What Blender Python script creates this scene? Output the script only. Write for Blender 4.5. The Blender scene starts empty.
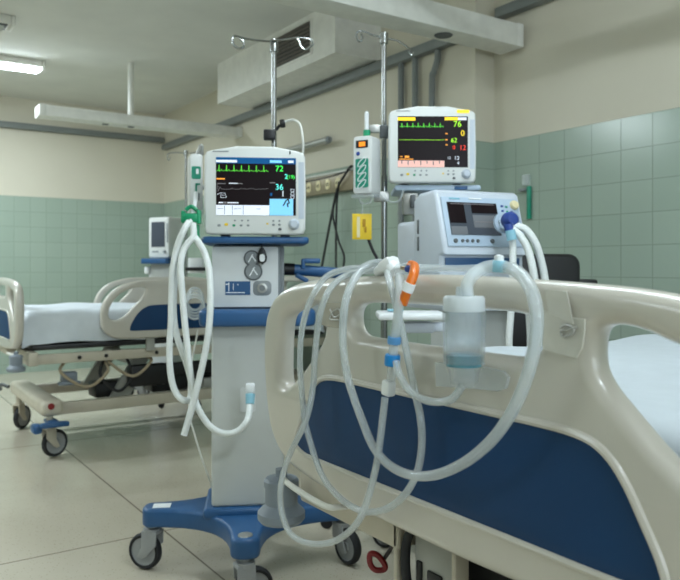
import bpy, bmesh, math, random
from mathutils import Vector, Matrix
random.seed(7)
SC = bpy.context.scene
COL = SC.collection
PI = math.pi

# ------------------------------------------------------------------ surveying
# room axes: X across the ward (towards the panelled wall), Y along the ward, Z up. The lens stands at (0, 0, EYE).
EYE, FPX, HZ = 1.05, 738.0, 268.0
YAW = math.radians(33.85)
CS, SN = math.cos(YAW), math.sin(YAW)
def PD(px, py, d):
    x = (px - 340.0) / FPX * d
    return Vector((d * SN + x * CS, d * CS - x * SN, EYE - (py - HZ) / FPX * d))
def DV(px, v): return v / (SN + (px - 340.0) / FPX * CS)
def DU(px, u): return u / (CS - (px - 340.0) / FPX * SN)
def PV(px, py, v): return PD(px, py, DV(px, v))
def PU(px, py, u): return PD(px, py, DU(px, u))

# ------------------------------------------------------------------ materials
def lin(c):
    o = []
    for q in c:
        q /= 255.0
        o.append(q / 12.92 if q <= .04045 else ((q + .055) / 1.055) ** 2.4)
    return tuple(o)
def mat(name, rgb, rough=.5, metal=0., vary=.06, scale=14., bump=0., alpha=1., spec=.5, coat=0., emit=0., trans=0.):
    m = bpy.data.materials.new(name); m.use_nodes = True
    nt = m.node_tree; b = nt.nodes['Principled BSDF']
    c = lin(rgb)
    b.inputs['Roughness'].default_value = rough; b.inputs['Metallic'].default_value = metal
    b.inputs['Specular IOR Level'].default_value = spec; b.inputs['Coat Weight'].default_value = coat
    b.inputs['Alpha'].default_value = alpha; b.inputs['Transmission Weight'].default_value = trans
    if vary > 0 or bump > 0:
        tc = nt.nodes.new('ShaderNodeTexCoord'); nz = nt.nodes.new('ShaderNodeTexNoise')
        nz.inputs['Scale'].default_value = scale; nz.inputs['Detail'].default_value = 4
        nt.links.new(tc.outputs['Object'], nz.inputs['Vector'])
        r = nt.nodes.new('ShaderNodeValToRGB')
        r.color_ramp.elements[0].position = .3; r.color_ramp.elements[1].position = .7
        r.color_ramp.elements[0].color = tuple(q * (1 - vary) for q in c) + (1,)
        r.color_ramp.elements[1].color = tuple(min(1, q * (1 + vary)) for q in c) + (1,)
        nt.links.new(nz.outputs['Fac'], r.inputs['Fac'])
        nt.links.new(r.outputs['Color'], b.inputs['Base Color'])
        if bump > 0:
            bp = nt.nodes.new('ShaderNodeBump'); bp.inputs['Strength'].default_value = bump; bp.inputs['Distance'].default_value = .004
            nt.links.new(nz.outputs['Fac'], bp.inputs['Height']); nt.links.new(bp.outputs['Normal'], b.inputs['Normal'])
    else:
        b.inputs['Base Color'].default_value = c + (1,)
    if emit > 0:
        b.inputs['Emission Color'].default_value = c + (1,); b.inputs['Emission Strength'].default_value = emit
    return m

M = {}
M['paint_white'] = mat('painted_white_metal', (228, 227, 220), .45)
M['ceiling'] = mat('ceiling_paint', (217, 217, 210), .8, vary=.04, scale=3, bump=.05)
M['bed_plastic'] = mat('bed_cream_plastic', (196, 191, 180), .28, vary=.03, scale=9, coat=.6)
M['bed_plastic'].node_tree.nodes['Principled BSDF'].inputs['Coat Roughness'].default_value = .22
M['bed_metal'] = mat('bed_cream_metal', (192, 184, 166), .42, vary=.05)
M['bed_grey'] = mat('bed_grey_metal', (165, 165, 158), .4, vary=.05)
M['blue_panel'] = mat('blue_laminate', (8, 54, 94), .5, spec=.3, vary=.08, scale=6)
M['cart_blue'] = mat('cart_blue_plastic', (38, 84, 130), .4, vary=.06, scale=8)
M['cart_grey'] = mat('cart_grey_sheet', (194, 197, 194), .5, vary=.04, scale=6)
M['cart_light'] = mat('cart_light_plate', (212, 215, 215), .45, vary=.03)
M['grey_dark'] = mat('dark_grey_plastic', (86, 90, 92), .5)
M['grey_mid'] = mat('mid_grey_plastic', (135, 140, 142), .45)
M['bumper'] = mat('grey_rubber_bumper', (128, 137, 146), .5)
M['black'] = mat('black_plastic', (20, 20, 22), .45)
M['rubber'] = mat('black_rubber', (32, 33, 36), .7)
M['wheel'] = mat('grey_wheel_plastic', (150, 152, 152), .45)
M['chrome'] = mat('brushed_steel', (160, 162, 161), .26, 1.0, vary=.04)
M['dull_steel'] = mat('dull_steel', (176, 176, 172), .35, .7)
M['housing'] = mat('monitor_white_plastic', (214, 216, 213), .4, vary=.02)
M['housing_grey'] = mat('monitor_grey_trim', (186, 194, 204), .45, vary=.02)
M['vent'] = mat('ventilator_shell', (200, 208, 218), .4, vary=.03)
M['vent_face'] = mat('ventilator_face', (176, 194, 212), .45, vary=.03)
M['hose'] = mat('white_corrugated_hose', (226, 230, 228), .5, vary=.03, scale=30)
M['clear'] = mat('clear_tubing', (240, 246, 248), .14, vary=.02, alpha=.68, spec=.6, trans=.7)
M['clear'].node_tree.nodes['Principled BSDF'].inputs['IOR'].default_value = 1.38
M['clear_thick'] = mat('frosted_clear_plastic', (224, 232, 234), .3, vary=.02, alpha=.3, spec=.5)
M['lid'] = mat('frosted_lid', (220, 228, 232), .4, vary=.02, alpha=.75)
M['jar'] = mat('clear_jar', (238, 244, 248), .08, vary=.02, alpha=.5, spec=.6, trans=.86)
M['jar'].node_tree.nodes['Principled BSDF'].inputs['IOR'].default_value = 1.22
M['tape'] = mat('clear_tape', (214, 208, 192), .25, vary=.05, scale=40, bump=.3, alpha=.42)
M['white_plastic'] = mat('white_plastic', (232, 235, 236), .4, vary=.02)
M['cyan'] = mat('pale_blue_connector', (150, 205, 224), .35, alpha=.85)
M['ring_blue'] = mat('bright_blue_ring', (24, 128, 196), .35)
M['dot_blue'] = mat('deep_blue_cap', (40, 66, 140), .35)
M['orange'] = mat('orange_plastic', (224, 112, 18), .35)
M['teal'] = mat('teal_water', (58, 134, 150), .2, alpha=1.0)
M['green'] = mat('green_plastic', (16, 146, 100), .4)
M['green_label'] = mat('green_label', (14, 140, 112), .45)
M['red'] = mat('red_plastic', (128, 22, 26), .4)
M['yellow'] = mat('yellow_card', (232, 196, 40), .55)
M['cable'] = mat('black_cable', (26, 26, 28), .55)
M['cable_white'] = mat('white_cable', (214, 214, 206), .5)
M['cable_tan'] = mat('tan_cable', (170, 155, 130), .5)
M['conduit'] = mat('grey_conduit', (122, 127, 125), .5)
M['tan_strip'] = mat('tan_service_strip', (150, 138, 112), .4, .2)
M['cream'] = mat('cream_outlet', (226, 214, 170), .45)
M['louvre'] = mat('dark_louvre', (104, 98, 90), .6)
M['lamp_on'] = mat('lit_diffuser', (231, 246, 255), .4, vary=0, emit=32.0)
M['lamp_off'] = mat('unlit_diffuser', (200, 202, 198), .4)
M['amber'] = mat('amber_display', (240, 130, 20), .4, vary=0, emit=1.0)
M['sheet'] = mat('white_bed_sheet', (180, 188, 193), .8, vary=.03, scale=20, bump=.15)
M['foam'] = mat('mattress_cover', (196, 204, 208), .6)
def scr(n, c, e=1.): return mat('screen_' + n, c, .25, vary=0, emit=e, spec=.08)
S = {k: scr(k, c, e) for k, c, e in (
    ('black', (28, 22, 24), .22), ('blue', (24, 80, 130), .45), ('white', (226, 230, 240), .42), ('light_blue', (128, 196, 232), .5), ('green', (96, 210, 70), .9),
    ('bright_green', (70, 235, 90), .9), ('cyan', (100, 230, 220), .9), ('orange', (232, 150, 60), .8), ('grey', (120, 116, 118), .5), ('pale', (200, 205, 215), .7),
    ('yellow', (240, 206, 50), .8), ('red', (226, 66, 50), .8), ('lime', (160, 225, 60), .8), ('pink', (214, 170, 160), .55), ('slate', (66, 72, 80), .4), ('slate_light', (98, 102, 106), .4))}

def wall_material():
    m = bpy.data.materials.new('cream_paint_over_green_tile'); m.use_nodes = True
    nt = m.node_tree; L = nt.links.new; N = nt.nodes.new; b = nt.nodes['Principled BSDF']
    g = N('ShaderNodeNewGeometry'); sp = N('ShaderNodeSeparateXYZ'); L(g.outputs['Position'], sp.inputs[0])
    def mth(op, a, v=None, w=None):
        n = N('ShaderNodeMath'); n.operation = op
        for i, q in enumerate((a, v, w)):
            if q is None: continue
            if isinstance(q, (int, float)): n.inputs[i].default_value = q
            else: L(q, n.inputs[i])
        return n.outputs[0]
    h = mth('ADD', mth('MULTIPLY', sp.outputs['Y'], .91), mth('ADD', sp.outputs['X'], -.066))
    z = mth('ADD', sp.outputs['Z'], -1.768 + .1525 * 20)
    cb = N('ShaderNodeCombineXYZ'); L(h, cb.inputs[0]); L(z, cb.inputs[1])
    br = N('ShaderNodeTexBrick'); L(cb.outputs[0], br.inputs['Vector'])
    br.offset = 0; br.squash = 1
    for k, v in (('Scale', 1.), ('Mortar Size', .0022), ('Mortar Smooth', .35), ('Bias', 0.), ('Brick Width', .1525), ('Row Height', .1525)): br.inputs[k].default_value = v
    br.inputs['Color1'].default_value = lin((160, 175, 161)) + (1,); br.inputs['Color2'].default_value = lin((155, 171, 157)) + (1,)
    br.inputs['Mortar'].default_value = lin((136, 150, 136)) + (1,)
    nz = N('ShaderNodeTexNoise'); nz.inputs['Scale'].default_value = 2.2; nz.inputs['Detail'].default_value = 5; L(g.outputs['Position'], nz.inputs['Vector'])
    cr = N('ShaderNodeValToRGB'); cr.color_ramp.elements[0].color = lin((204, 198, 180)) + (1,); cr.color_ramp.elements[1].color = lin((214, 208, 191)) + (1,)
    L(nz.outputs['Fac'], cr.inputs['Fac'])
    th = mth('GREATER_THAN', sp.outputs['Z'], 1.769)
    mx = N('ShaderNodeMix'); mx.data_type = 'RGBA'; L(th, mx.inputs['Factor']); L(br.outputs['Color'], mx.inputs['A']); L(cr.outputs['Color'], mx.inputs['B'])
    L(mx.outputs['Result'], b.inputs['Base Color'])
    L(mth('ADD', mth('MULTIPLY', th, .5), .2), b.inputs['Roughness'])
    nt_, inv = None, mth('MULTIPLY', br.outputs['Fac'], mth('SUBTRACT', 1., th))
    bp = N('ShaderNodeBump'); bp.invert = True; bp.inputs['Strength'].default_value = .6; bp.inputs['Distance'].default_value = .002
    L(inv, bp.inputs['Height']); L(bp.outputs['Normal'], b.inputs['Normal'])
    return m
M['wall'] = wall_material()

def floor_material():
    m = bpy.data.materials.new('terrazzo_slabs'); m.use_nodes = True
    nt = m.node_tree; L = nt.links.new; N = nt.nodes.new; b = nt.nodes['Principled BSDF']
    g = N('ShaderNodeNewGeometry'); mp = N('ShaderNodeMapping'); L(g.outputs['Position'], mp.inputs['Vector'])
    mp.inputs['Location'].default_value = (-1.06 + 9 * 1.8, -2.84 + 9 * 1.8, 0)
    br = N('ShaderNodeTexBrick'); L(mp.outputs[0], br.inputs['Vector']); br.offset = 0; br.squash = 1
    for k, v in (('Scale', 1.), ('Mortar Size', .004), ('Mortar Smooth', .2), ('Brick Width', 1.8), ('Row Height', 1.8)): br.inputs[k].default_value = v
    a = N('ShaderNodeTexNoise'); a.inputs['Scale'].default_value = 2.5; a.inputs['Detail'].default_value = 6; L(g.outputs['Position'], a.inputs['Vector'])
    c1 = N('ShaderNodeValToRGB'); c1.color_ramp.elements[0].color = lin((186, 177, 158)) + (1,); c1.color_ramp.elements[1].color = lin((204, 196, 178)) + (1,); L(a.outputs['Fac'], c1.inputs['Fac'])
    v = N('ShaderNodeTexVoronoi'); v.inputs['Scale'].default_value = 70; L(g.outputs['Position'], v.inputs['Vector'])
    c2 = N('ShaderNodeValToRGB'); c2.color_ramp.elements[0].position = .1; c2.color_ramp.elements[1].position = .22
    c2.color_ramp.elements[0].color = (.72, .7, .66, 1); c2.color_ramp.elements[1].color = (1, 1, 1, 1); L(v.outputs['Distance'], c2.inputs['Fac'])
    m1 = N('ShaderNodeMix'); m1.data_type = 'RGBA'; m1.blend_type = 'MULTIPLY'; m1.inputs['Factor'].default_value = 1; L(c1.outputs['Color'], m1.inputs['A']); L(c2.outputs['Color'], m1.inputs['B'])
    m2 = N('ShaderNodeMix'); m2.data_type = 'RGBA'; L(br.outputs['Fac'], m2.inputs['Factor']); L(m1.outputs['Result'], m2.inputs['A']); m2.inputs['B'].default_value = lin((120, 112, 98)) + (1,)
    L(m2.outputs['Result'], b.inputs['Base Color']); b.inputs['Roughness'].default_value = .2; b.inputs['Specular IOR Level'].default_value = .5
    return m
M['floor'] = floor_material()

# ------------------------------------------------------------------ mesh building
def catmull(pts, n=6, closed=False):
    P = [Vector(p) for p in pts]; out = []; N_ = len(P)
    if N_ < 3 and not closed: return P
    rng = N_ if closed else N_ - 1
    for i in range(rng):
        if closed: a, b, c, d = P[i - 1], P[i], P[(i + 1) % N_], P[(i + 2) % N_]
        else: a, b, c, d = P[max(i - 1, 0)], P[i], P[i + 1], P[min(i + 2, N_ - 1)]
        for k in range(n):
            t = k / n
            out.append(.5 * ((2 * b) + (c - a) * t + (2 * a - 5 * b + 4 * c - d) * t * t + (3 * b - a - 3 * c + d) * t ** 3))
    if not closed: out.append(P[-1])
    return out
def resample(pts, step):
    out = [pts[0].copy()]; acc = 0.
    for a, b in zip(pts, pts[1:]):
        l = (b - a).length
        if l < 1e-9: continue
        t = step - acc
        while t <= l: out.append(a.lerp(b, t / l)); t += step
        acc = l - (t - step)
    if (out[-1] - pts[-1]).length > step * .3: out.append(pts[-1].copy())
    return out

class MB:
    def __init__(s, mtx=None): s.bm = bmesh.new(); s.mtx = mtx
    def _merge(s, t, mtx=None):
        if mtx is not None: bmesh.ops.transform(t, matrix=mtx, verts=t.verts)
        me = bpy.data.meshes.new('tmp'); t.to_mesh(me); t.free(); s.bm.from_mesh(me); bpy.data.meshes.remove(me); return s
    def box(s, c, size, bev=0., seg=2, rz=0., rx=0., ry=0.):
        t = bmesh.new(); bmesh.ops.create_cube(t, size=1)
        bmesh.ops.scale(t, vec=size, verts=t.verts)
        if bev > 0: bmesh.ops.bevel(t, geom=list(t.edges), offset=min(bev, min(size) * .49), segments=seg, profile=.5, affect='EDGES')
        R = Matrix.Rotation(rz, 4, 'Z') @ Matrix.Rotation(ry, 4, 'Y') @ Matrix.Rotation(rx, 4, 'X')
        return s._merge(t, Matrix.Translation(c) @ R)
    def cyl(s, p0, p1, r, r2=None, seg=20):
        return s.lathe([(0, 0), (r, 0), (r if r2 is None else r2, (Vector(p1) - Vector(p0)).length), (0, (Vector(p1) - Vector(p0)).length)], p0, Vector(p1) - Vector(p0), seg)
    def lathe(s, prof, o, axis=(0, 0, 1), seg=24):
        q = Vector((0, 0, 1)).rotation_difference(Vector(axis).normalized()).to_matrix().to_4x4()
        t = bmesh.new(); rings = []
        for r, z in prof:
            if r < 1e-6: rings.append([t.verts.new((0, 0, z))])
            else: rings.append([t.verts.new((r * math.cos(2 * PI * k / seg), r * math.sin(2 * PI * k / seg), z)) for k in range(seg)])
        for A, B in zip(rings, rings[1:]):
            for k in range(seg):
                a, b = A[k % len(A)], A[(k + 1) % len(A)]; c, d = B[(k + 1) % len(B)], B[k % len(B)]
                vs = []
                for q_ in (a, b, c, d):
                    if q_ not in vs: vs.append(q_)
                if len(vs) > 2: t.faces.new(vs)
        bmesh.ops.recalc_face_normals(t, faces=t.faces)
        return s._merge(t, Matrix.Translation(o) @ q)
    def tube(s, pts, r, seg=10, n=6, closed=False, rad=None, smooth=True, inner=None, step=None):
        P = catmull(pts, n, closed) if smooth else [Vector(p) for p in pts]
        if step: P = resample(P, step)
        t = bmesh.new(); NP = len(P); rings = []
        T = []
        for i in range(NP):
            a = P[i - 1] if (i > 0 or closed) else P[0]; b = P[(i + 1) % NP] if (i < NP - 1 or closed) else P[-1]
            d = (b - a); T.append(d.normalized() if d.length > 1e-9 else (T[-1] if T else Vector((0, 0, 1))))
        nrm = T[0].orthogonal().normalized()
        fr = []
        for i in range(NP):
            if i > 0:
                nrm = T[i - 1].rotation_difference(T[i]) @ nrm
                nrm = (nrm - T[i] * nrm.dot(T[i])).normalized()
            fr.append((nrm.copy(), T[i].cross(nrm)))
        def shell(rf, flip):
            R = []
            for i in range(NP):
                x, y = fr[i]; rr = rf(i)
                R.append([t.verts.new(P[i] + (x * math.cos(2 * PI * k / seg) + y * math.sin(2 * PI * k / seg)) * rr) for k in range(seg)])
            for i in range(NP if closed else NP - 1):
                A, B = R[i], R[(i + 1) % NP]
                for k in range(seg):
                    f = [A[k], A[(k + 1) % seg], B[(k + 1) % seg], B[k]]
                    t.faces.new(f[::-1] if flip else f)
            return R
        base = (lambda i: r) if rad is None else rad
        R = shell(base, False)
        if inner is not None:
            Q = shell(lambda i: base(i) * inner, True)
            if not closed:
                for A, B in ((R[0], Q[0]), (Q[-1], R[-1])):
                    for k in range(seg): t.faces.new([A[k], B[k], B[(k + 1) % seg], A[(k + 1) % seg]])
        elif not closed:
            t.faces.new(R[0][::-1]); t.faces.new(R[-1])
        return s._merge(t)
    def hose(s, pts, r, pitch=.009, seg=12):
        P = resample(catmull(pts, 10), pitch / 3)
        return s.tube(P, r, seg, smooth=False, rad=lambda i: r * (1.04 if i % 3 == 0 else .965))
    def prism(s, poly, z0, z1, mtx=None, bev=0., seg=2):
        t = bmesh.new()
        f = t.faces.new([t.verts.new((p[0], p[1], z0)) for p in poly])
        r = bmesh.ops.extrude_face_region(t, geom=[f])
        bmesh.ops.translate(t, vec=(0, 0, z1 - z0), verts=[v for v in r['geom'] if isinstance(v, bmesh.types.BMVert)])
        bmesh.ops.recalc_face_normals(t, faces=t.faces)
        if bev > 0:
            es = [e for e in t.edges if abs(e.verts[0].co.z - e.verts[1].co.z) < 1e-6]
            bmesh.ops.bevel(t, geom=es, offset=bev, segments=seg, profile=.5, affect='EDGES')
        return s._merge(t, mtx)
    def build(s, name, m, parent=None, ang=38):
        if s.mtx is not None: bmesh.ops.transform(s.bm, matrix=s.mtx, verts=s.bm.verts)
        o_loc = None
        if parent is None:
            xs = [v.co for v in s.bm.verts]
            lo = Vector((min(v.x for v in xs), min(v.y for v in xs), min(v.z for v in xs))); hi = Vector((max(v.x for v in xs), max(v.y for v in xs), max(v.z for v in xs)))
            o_loc = Vector(((lo.x + hi.x) / 2, (lo.y + hi.y) / 2, lo.z))
            bmesh.ops.translate(s.bm, vec=-o_loc, verts=s.bm.verts)
        me = bpy.data.meshes.new(name); s.bm.to_mesh(me); s.bm.free()
        return finish(name, me, m, parent, o_loc, ang)
def finish(name, me, m, parent, o_loc=None, ang=38):
    me.name = name
    for p in me.polygons: p.use_smooth = True
    me.set_sharp_from_angle(angle=math.radians(ang))
    me.materials.clear(); me.materials.append(m)
    o = bpy.data.objects.new(name, me); COL.objects.link(o)
    if parent is not None: o.parent = parent
    if o_loc is not None: o.location = o_loc
    return o
def plate(name, loops, th, bev, m, parent, mtx, res=3):
    cu = bpy.data.curves.new('tmp', 'CURVE'); cu.dimensions = '2D'; cu.fill_mode = 'BOTH'
    cu.extrude = max(th / 2 - bev, 0.); cu.bevel_depth = bev; cu.bevel_resolution = res; cu.offset = -bev
    for lp in loops:
        sp = cu.splines.new('POLY'); sp.points.add(len(lp) - 1)
        for i, p in enumerate(lp): sp.points[i].co = (p[0], p[1], 0, 1)
        sp.use_cyclic_u = True
    ob = bpy.data.objects.new('tmp', cu); COL.objects.link(ob)
    dg = bpy.context.evaluated_depsgraph_get(); dg.update()
    me = bpy.data.meshes.new_from_object(ob.evaluated_get(dg))
    bpy.data.objects.remove(ob); bpy.data.curves.remove(cu)
    bm = bmesh.new(); bm.from_mesh(me); bmesh.ops.remove_doubles(bm, verts=bm.verts, dist=1e-5); bmesh.ops.transform(bm, matrix=mtx, verts=bm.verts)
    bmesh.ops.recalc_face_normals(bm, faces=bm.faces)
    bm.to_mesh(me); bm.free()
    return finish(name, me, m, parent)
def text(name, body, size, m, parent, mtx, ext=.0004):
    cu = bpy.data.curves.new('tmp', 'FONT'); cu.body = body; cu.size = size; cu.extrude = ext; cu.align_x = 'CENTER'; cu.align_y = 'CENTER'
    ob = bpy.data.objects.new('tmp', cu); COL.objects.link(ob)
    dg = bpy.context.evaluated_depsgraph_get(); dg.update()
    me = bpy.data.meshes.new_from_object(ob.evaluated_get(dg)); bpy.data.objects.remove(ob); bpy.data.curves.remove(cu)
    me.transform(mtx)
    return finish(name, me, m, parent)
def tag(o, label, cat, group=None):
    o['label'] = label; o['category'] = cat
    if group: o['group'] = group
    return o
def thing(name, label, cat, loc, rz=0., group=None):
    o = bpy.data.objects.new(name, None); COL.objects.link(o); o.location = loc; o.rotation_euler = (0, 0, rz); o.empty_display_size = .1
    return tag(o, label, cat, group)
def inv(o): return (Matrix.Translation(o.location) @ Matrix.Rotation(o.rotation_euler.z, 4, 'Z')).inverted()
def struct(name, mb, m):
    o = mb.build(name, m); o['kind'] = 'structure'; return o
def rrect(w, h, r, n=5, cx=0., cy=0.):
    o = []
    for sx, sy, a in ((1, 1, 0), (-1, 1, 90), (-1, -1, 180), (1, -1, 270)):
        for k in range(n + 1):
            t = math.radians(a + 90 * k / n); o.append((cx + sx * (w / 2 - r) + r * math.cos(t), cy + sy * (h / 2 - r) + r * math.sin(t)))
    return o
XZ = Matrix(((1, 0, 0, 0), (0, 0, -1, 0), (0, 1, 0, 0), (0, 0, 0, 1)))      # drawing x,y -> local x,z ; thickness -> -y (towards the front)
YZ = Matrix(((0, 0, 1, 0), (1, 0, 0, 0), (0, 1, 0, 0), (0, 0, 0, 1)))       # drawing x,y -> local y,z ; thickness -> x

# ------------------------------------------------------------------ setting
H, VW, VR, UJ, UF = 2.75, 2.95, 3.10, 3.03, 7.92
VL, UN = -3.6, -2.8
struct('floor', MB().box(((VL + 3.3) / 2, (UN + 8.2) / 2, -.05), (3.3 - VL, 8.2 - UN, .1)), M['floor'])
struct('ceiling', MB().box(((VL + 3.3) / 2, (UN + 8.2) / 2, H + .05), (3.3 - VL, 8.2 - UN, .1)), M['ceiling'])
struct('wall_panelled', MB().box(((VW + 3.3) / 2, (UJ + 8.2) / 2, H / 2), (3.3 - VW, 8.2 - UJ, H)), M['wall'])
struct('wall_right', MB().box(((VR + 3.3) / 2, (UN + UJ) / 2, H / 2), (3.3 - VR, UJ - UN, H)), M['wall'])
struct('wall_far', MB().box(((VL + VW) / 2, (UF + 8.2) / 2, H / 2), (VW - VL, 8.2 - UF, H)), M['wall'])
struct('wall_left', MB().box((VL - .05, (UN + 8.2) / 2, H / 2), (.1, 8.2 - UN, H)), M['wall'])
struct('wall_near', MB().box(((VL + 3.3) / 2, UN - .05, H / 2), (3.3 - VL, .1, H)), M['wall'])

def ceiling_lamp(label, c, along, length, lit, group=None, watts=0., wd=.13):
    t = thing('ceiling_lamp', label, 'lamp', (c[0], c[1], H), 0 if along == 'x' else PI / 2, group)
    MB().box((0, 0, -.03), (length, .16, .06), .012).build('housing', M['paint_white'], t)
    for s in (-1, 1): MB().box((s * (length / 2 + .012), 0, -.035), (.024, .17, .07), .01).build('end_cap', M['paint_white'], t)
    if lit: MB().box((0, 0, -.068), (length - .02, wd, .03), .014, 3).build('diffuser', M['lamp_on'], t)
    else:
        MB().box((0, 0, -.062), (length - .04, .13, .012), .004).build('reflector', M['grey_dark'], t)
        for k in (-1, 1): MB().cyl((-length / 2 + .04, k * .035, -.075), (length / 2 - .04, k * .035, -.075), .013, seg=12).build('tube', M['lamp_off'], t)
    if watts:
        ld = bpy.data.lights.new('lamp_light', 'AREA'); ld.shape = 'RECTANGLE'; ld.size = length - .04; ld.size_y = wd - .01; ld.energy = watts; ld.color = (.82, .94, 1.0)
        lo = bpy.data.objects.new('lamp_light', ld); COL.objects.link(lo); lo.parent = t; lo.location = (0, 0, -.088)
    return t
ceiling_lamp('lit white fluorescent lamp on the ceiling over the far bed', (.74, 6.45), 'x', 1.2, True, watts=38)
ceiling_lamp('unlit open twin-tube lamp at the top left corner of the ceiling', (.33, 5.43), 'x', 1.2, False)
ceiling_lamp('narrow lit fluorescent lamp above the near bed', (1.3, 1.2), 'y', 1.6, True, watts=15, wd=.07)
ceiling_lamp('lit fluorescent lamp over the ward aisle left of the far bed', (-.9, 4.95), 'x', 1.2, True, watts=56)
ceiling_lamp('unseen fill lamp added at the left rear of the ward ceiling', (-2.4, 2.2), 'x', 1.2, True, watts=14)  # unseen lamp, added to brighten the ward from the left
ceiling_lamp('unseen fill lamp added on the ceiling just behind the camera', (.6, -1.0), 'x', 1.2, True, watts=22)  # unseen lamp, added to brighten faces turned to the camera
t = thing('shadow_rail', 'unseen white rail added above the near bed to shade the right wall', 'shadow rail', (2.0, 1.1, 2.44))  # unseen rail added to cast the shadow band on the right wall
MB().box((0, 0, .025), (.03, 3.2, .05), .006).build('rail', M['paint_white'], t)
for y in (-1.4, 0, 1.4): MB().cyl((0, y, .05), (0, y, H - 2.44), .008, seg=10).build('hanger', M['paint_white'], t)

# unseen window added behind the camera to light the surfaces facing it
wn = MB().box((.6, UN + .02, 1.75), (2.7, .04, 1.35), .006).build('fill_window', M['paint_white'], None); wn['kind'] = 'structure'
wg = MB().box((0, .022, .675), (2.58, .006, 1.23)).build('pane', mat('fill_pane', (224, 240, 255), .2, vary=0, emit=1.6), wn)
for x in (-.43, .43): MB().box((x, .03, .675), (.05, .03, 1.25), .004).build('mullion', M['paint_white'], wn)
ld = bpy.data.lights.new('fill_light', 'AREA'); ld.shape = 'RECTANGLE'; ld.size = 2.5; ld.size_y = 1.2; ld.energy = 35; ld.color = (.82, .93, 1.0)  # fill lamp added in front of the glowing pane
lo = bpy.data.objects.new('fill_light', ld); COL.objects.link(lo); lo.location = (.6, UN + .09, 1.75); lo.rotation_euler = (PI / 2, 0, 0)

# ------------------------------------------------------------------ overhead things
def gantry(label, u, v0, v1, rods, zb=2.25, hh=.124):
    t = thing('service_gantry', label, 'beam', ((v0 + v1) / 2, u, zb), 0, 'white service gantries')
    L_ = v1 - v0
    MB().box((0, 0, hh / 2), (L_, .17, hh), .008).build('beam', M['paint_white'], t)
    for s in (-1, 1): MB().box((s * (L_ / 2 - .02), 0, hh / 2), (.05, .176, hh + .006), .008).build('end_cap', M['paint_white'], t)
    for x in rods: MB().cyl((x - (v0 + v1) / 2, 0, hh - .004), (x - (v0 + v1) / 2, 0, H - zb), .025, seg=14).build('hanger_rod', M['paint_white'], t)
    return t
g1 = gantry('long white boxed gantry beam hung over the far bed', 6.05, 1.24, VW - .002, (1.97,), 2.222, .085)
g2 = gantry('white boxed gantry beam nearest the camera, meeting the right wall', 2.86, -1.2, VR - .04, (-.6, .3))
MB().lathe([(0, -.008), (.044, -.008), (.048, -.004), (.048, 0), (0, 0)], inv(g2) @ Vector((2.56, 2.86, 2.252)), seg=20).build('socket', M['grey_dark'], g2)
for x in (1.76, 1.97): MB().box(inv(g1) @ Vector((x, 6.05, 2.235)), (.05, .04, .04), .005).build('clip', M['grey_dark'], g1)

t = thing('duct_housing', 'white boxed air duct below the ceiling with a dark louvred grille', 'duct', (2.77, 4.8, 2.42))
MB().box((0, 0, (H - 2.42) / 2), (VW - 2.58, 1.78, H - 2.42)).build('casing', M['paint_white'], t)
ga = PU(278, 60, 1); 
uA, uB = None, None
def u_on(px, v): return PV(px, 0, v).y
uA, uB = u_on(274, 2.58), u_on(312, 2.58)
gz0, gz1 = 2.475, 2.715
gr = MB().box((-.187, (uA + uB) / 2 - 4.8, (gz0 + gz1) / 2 - 2.42), (.012, abs(uA - uB), gz1 - gz0), .003).build('grille', M['paint_white'], t)
MB().box((-.191, (uA + uB) / 2 - 4.8, (gz0 + gz1) / 2 - 2.42), (.006, abs(uA - uB) - .04, gz1 - gz0 - .03)).build('opening', M['black'], gr)
for k in range(8):
    MB().box((-.197, (uA + uB) / 2 - 4.8, gz0 - 2.42 + .027 + k * (gz1 - gz0 - .054) / 7), (.02, abs(uA - uB) - .04, .005), rx=0, ry=.6).build('slat', M['louvre'], gr)

def trunk(label, c, size):
    return tag(MB().box(c, size, .008).build('cable_trunking', M['conduit']), label, 'trunking', 'grey cable trunking')
trunk('grey cable trunking running along the far wall below the ceiling', (-.305, UF - .032, 2.465), (6.49, .062, .06))
trunk('grey cable trunking along the panelled wall under the air duct', (VW - .032, 5.44, 2.375), (.062, 4.78, .062))
t_r = trunk('grey cable trunking above the near gantry beside the right wall', (VR - .032, .62, 2.485), (.062, 4.7, .06))
for px, lab in ((401, 'left of the three vertical grey conduits behind the right monitor'), (415, 'middle of the three vertical grey conduits behind the right monitor'), (432, 'right of the three vertical grey conduits, bent at its top')):
    u = u_on(px, VW - .03)
    bend = .05 if px == 432 else .0
    pts = [(VW - .03, u - bend, 2.345), (VW - .03, u - bend, 2.29), (VW - .03, u - bend * .35, 2.22), (VW - .03, u, 2.15), (VW - .03, u, 1.6), (VW - .03, u, 1.1)]
    c = thing('conduit', lab, 'conduit', (VW - .03, u, 1.1), 0, 'vertical conduits on the panelled wall')
    MB(inv(c)).tube(pts, .019, 12).build('pipe', M['conduit'], c)
    for z in (1.95, 1.4): MB(inv(c)).box((VW - .018, u, z), (.036, .065, .025), .004).build('saddle', M['grey_mid'], c)

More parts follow.
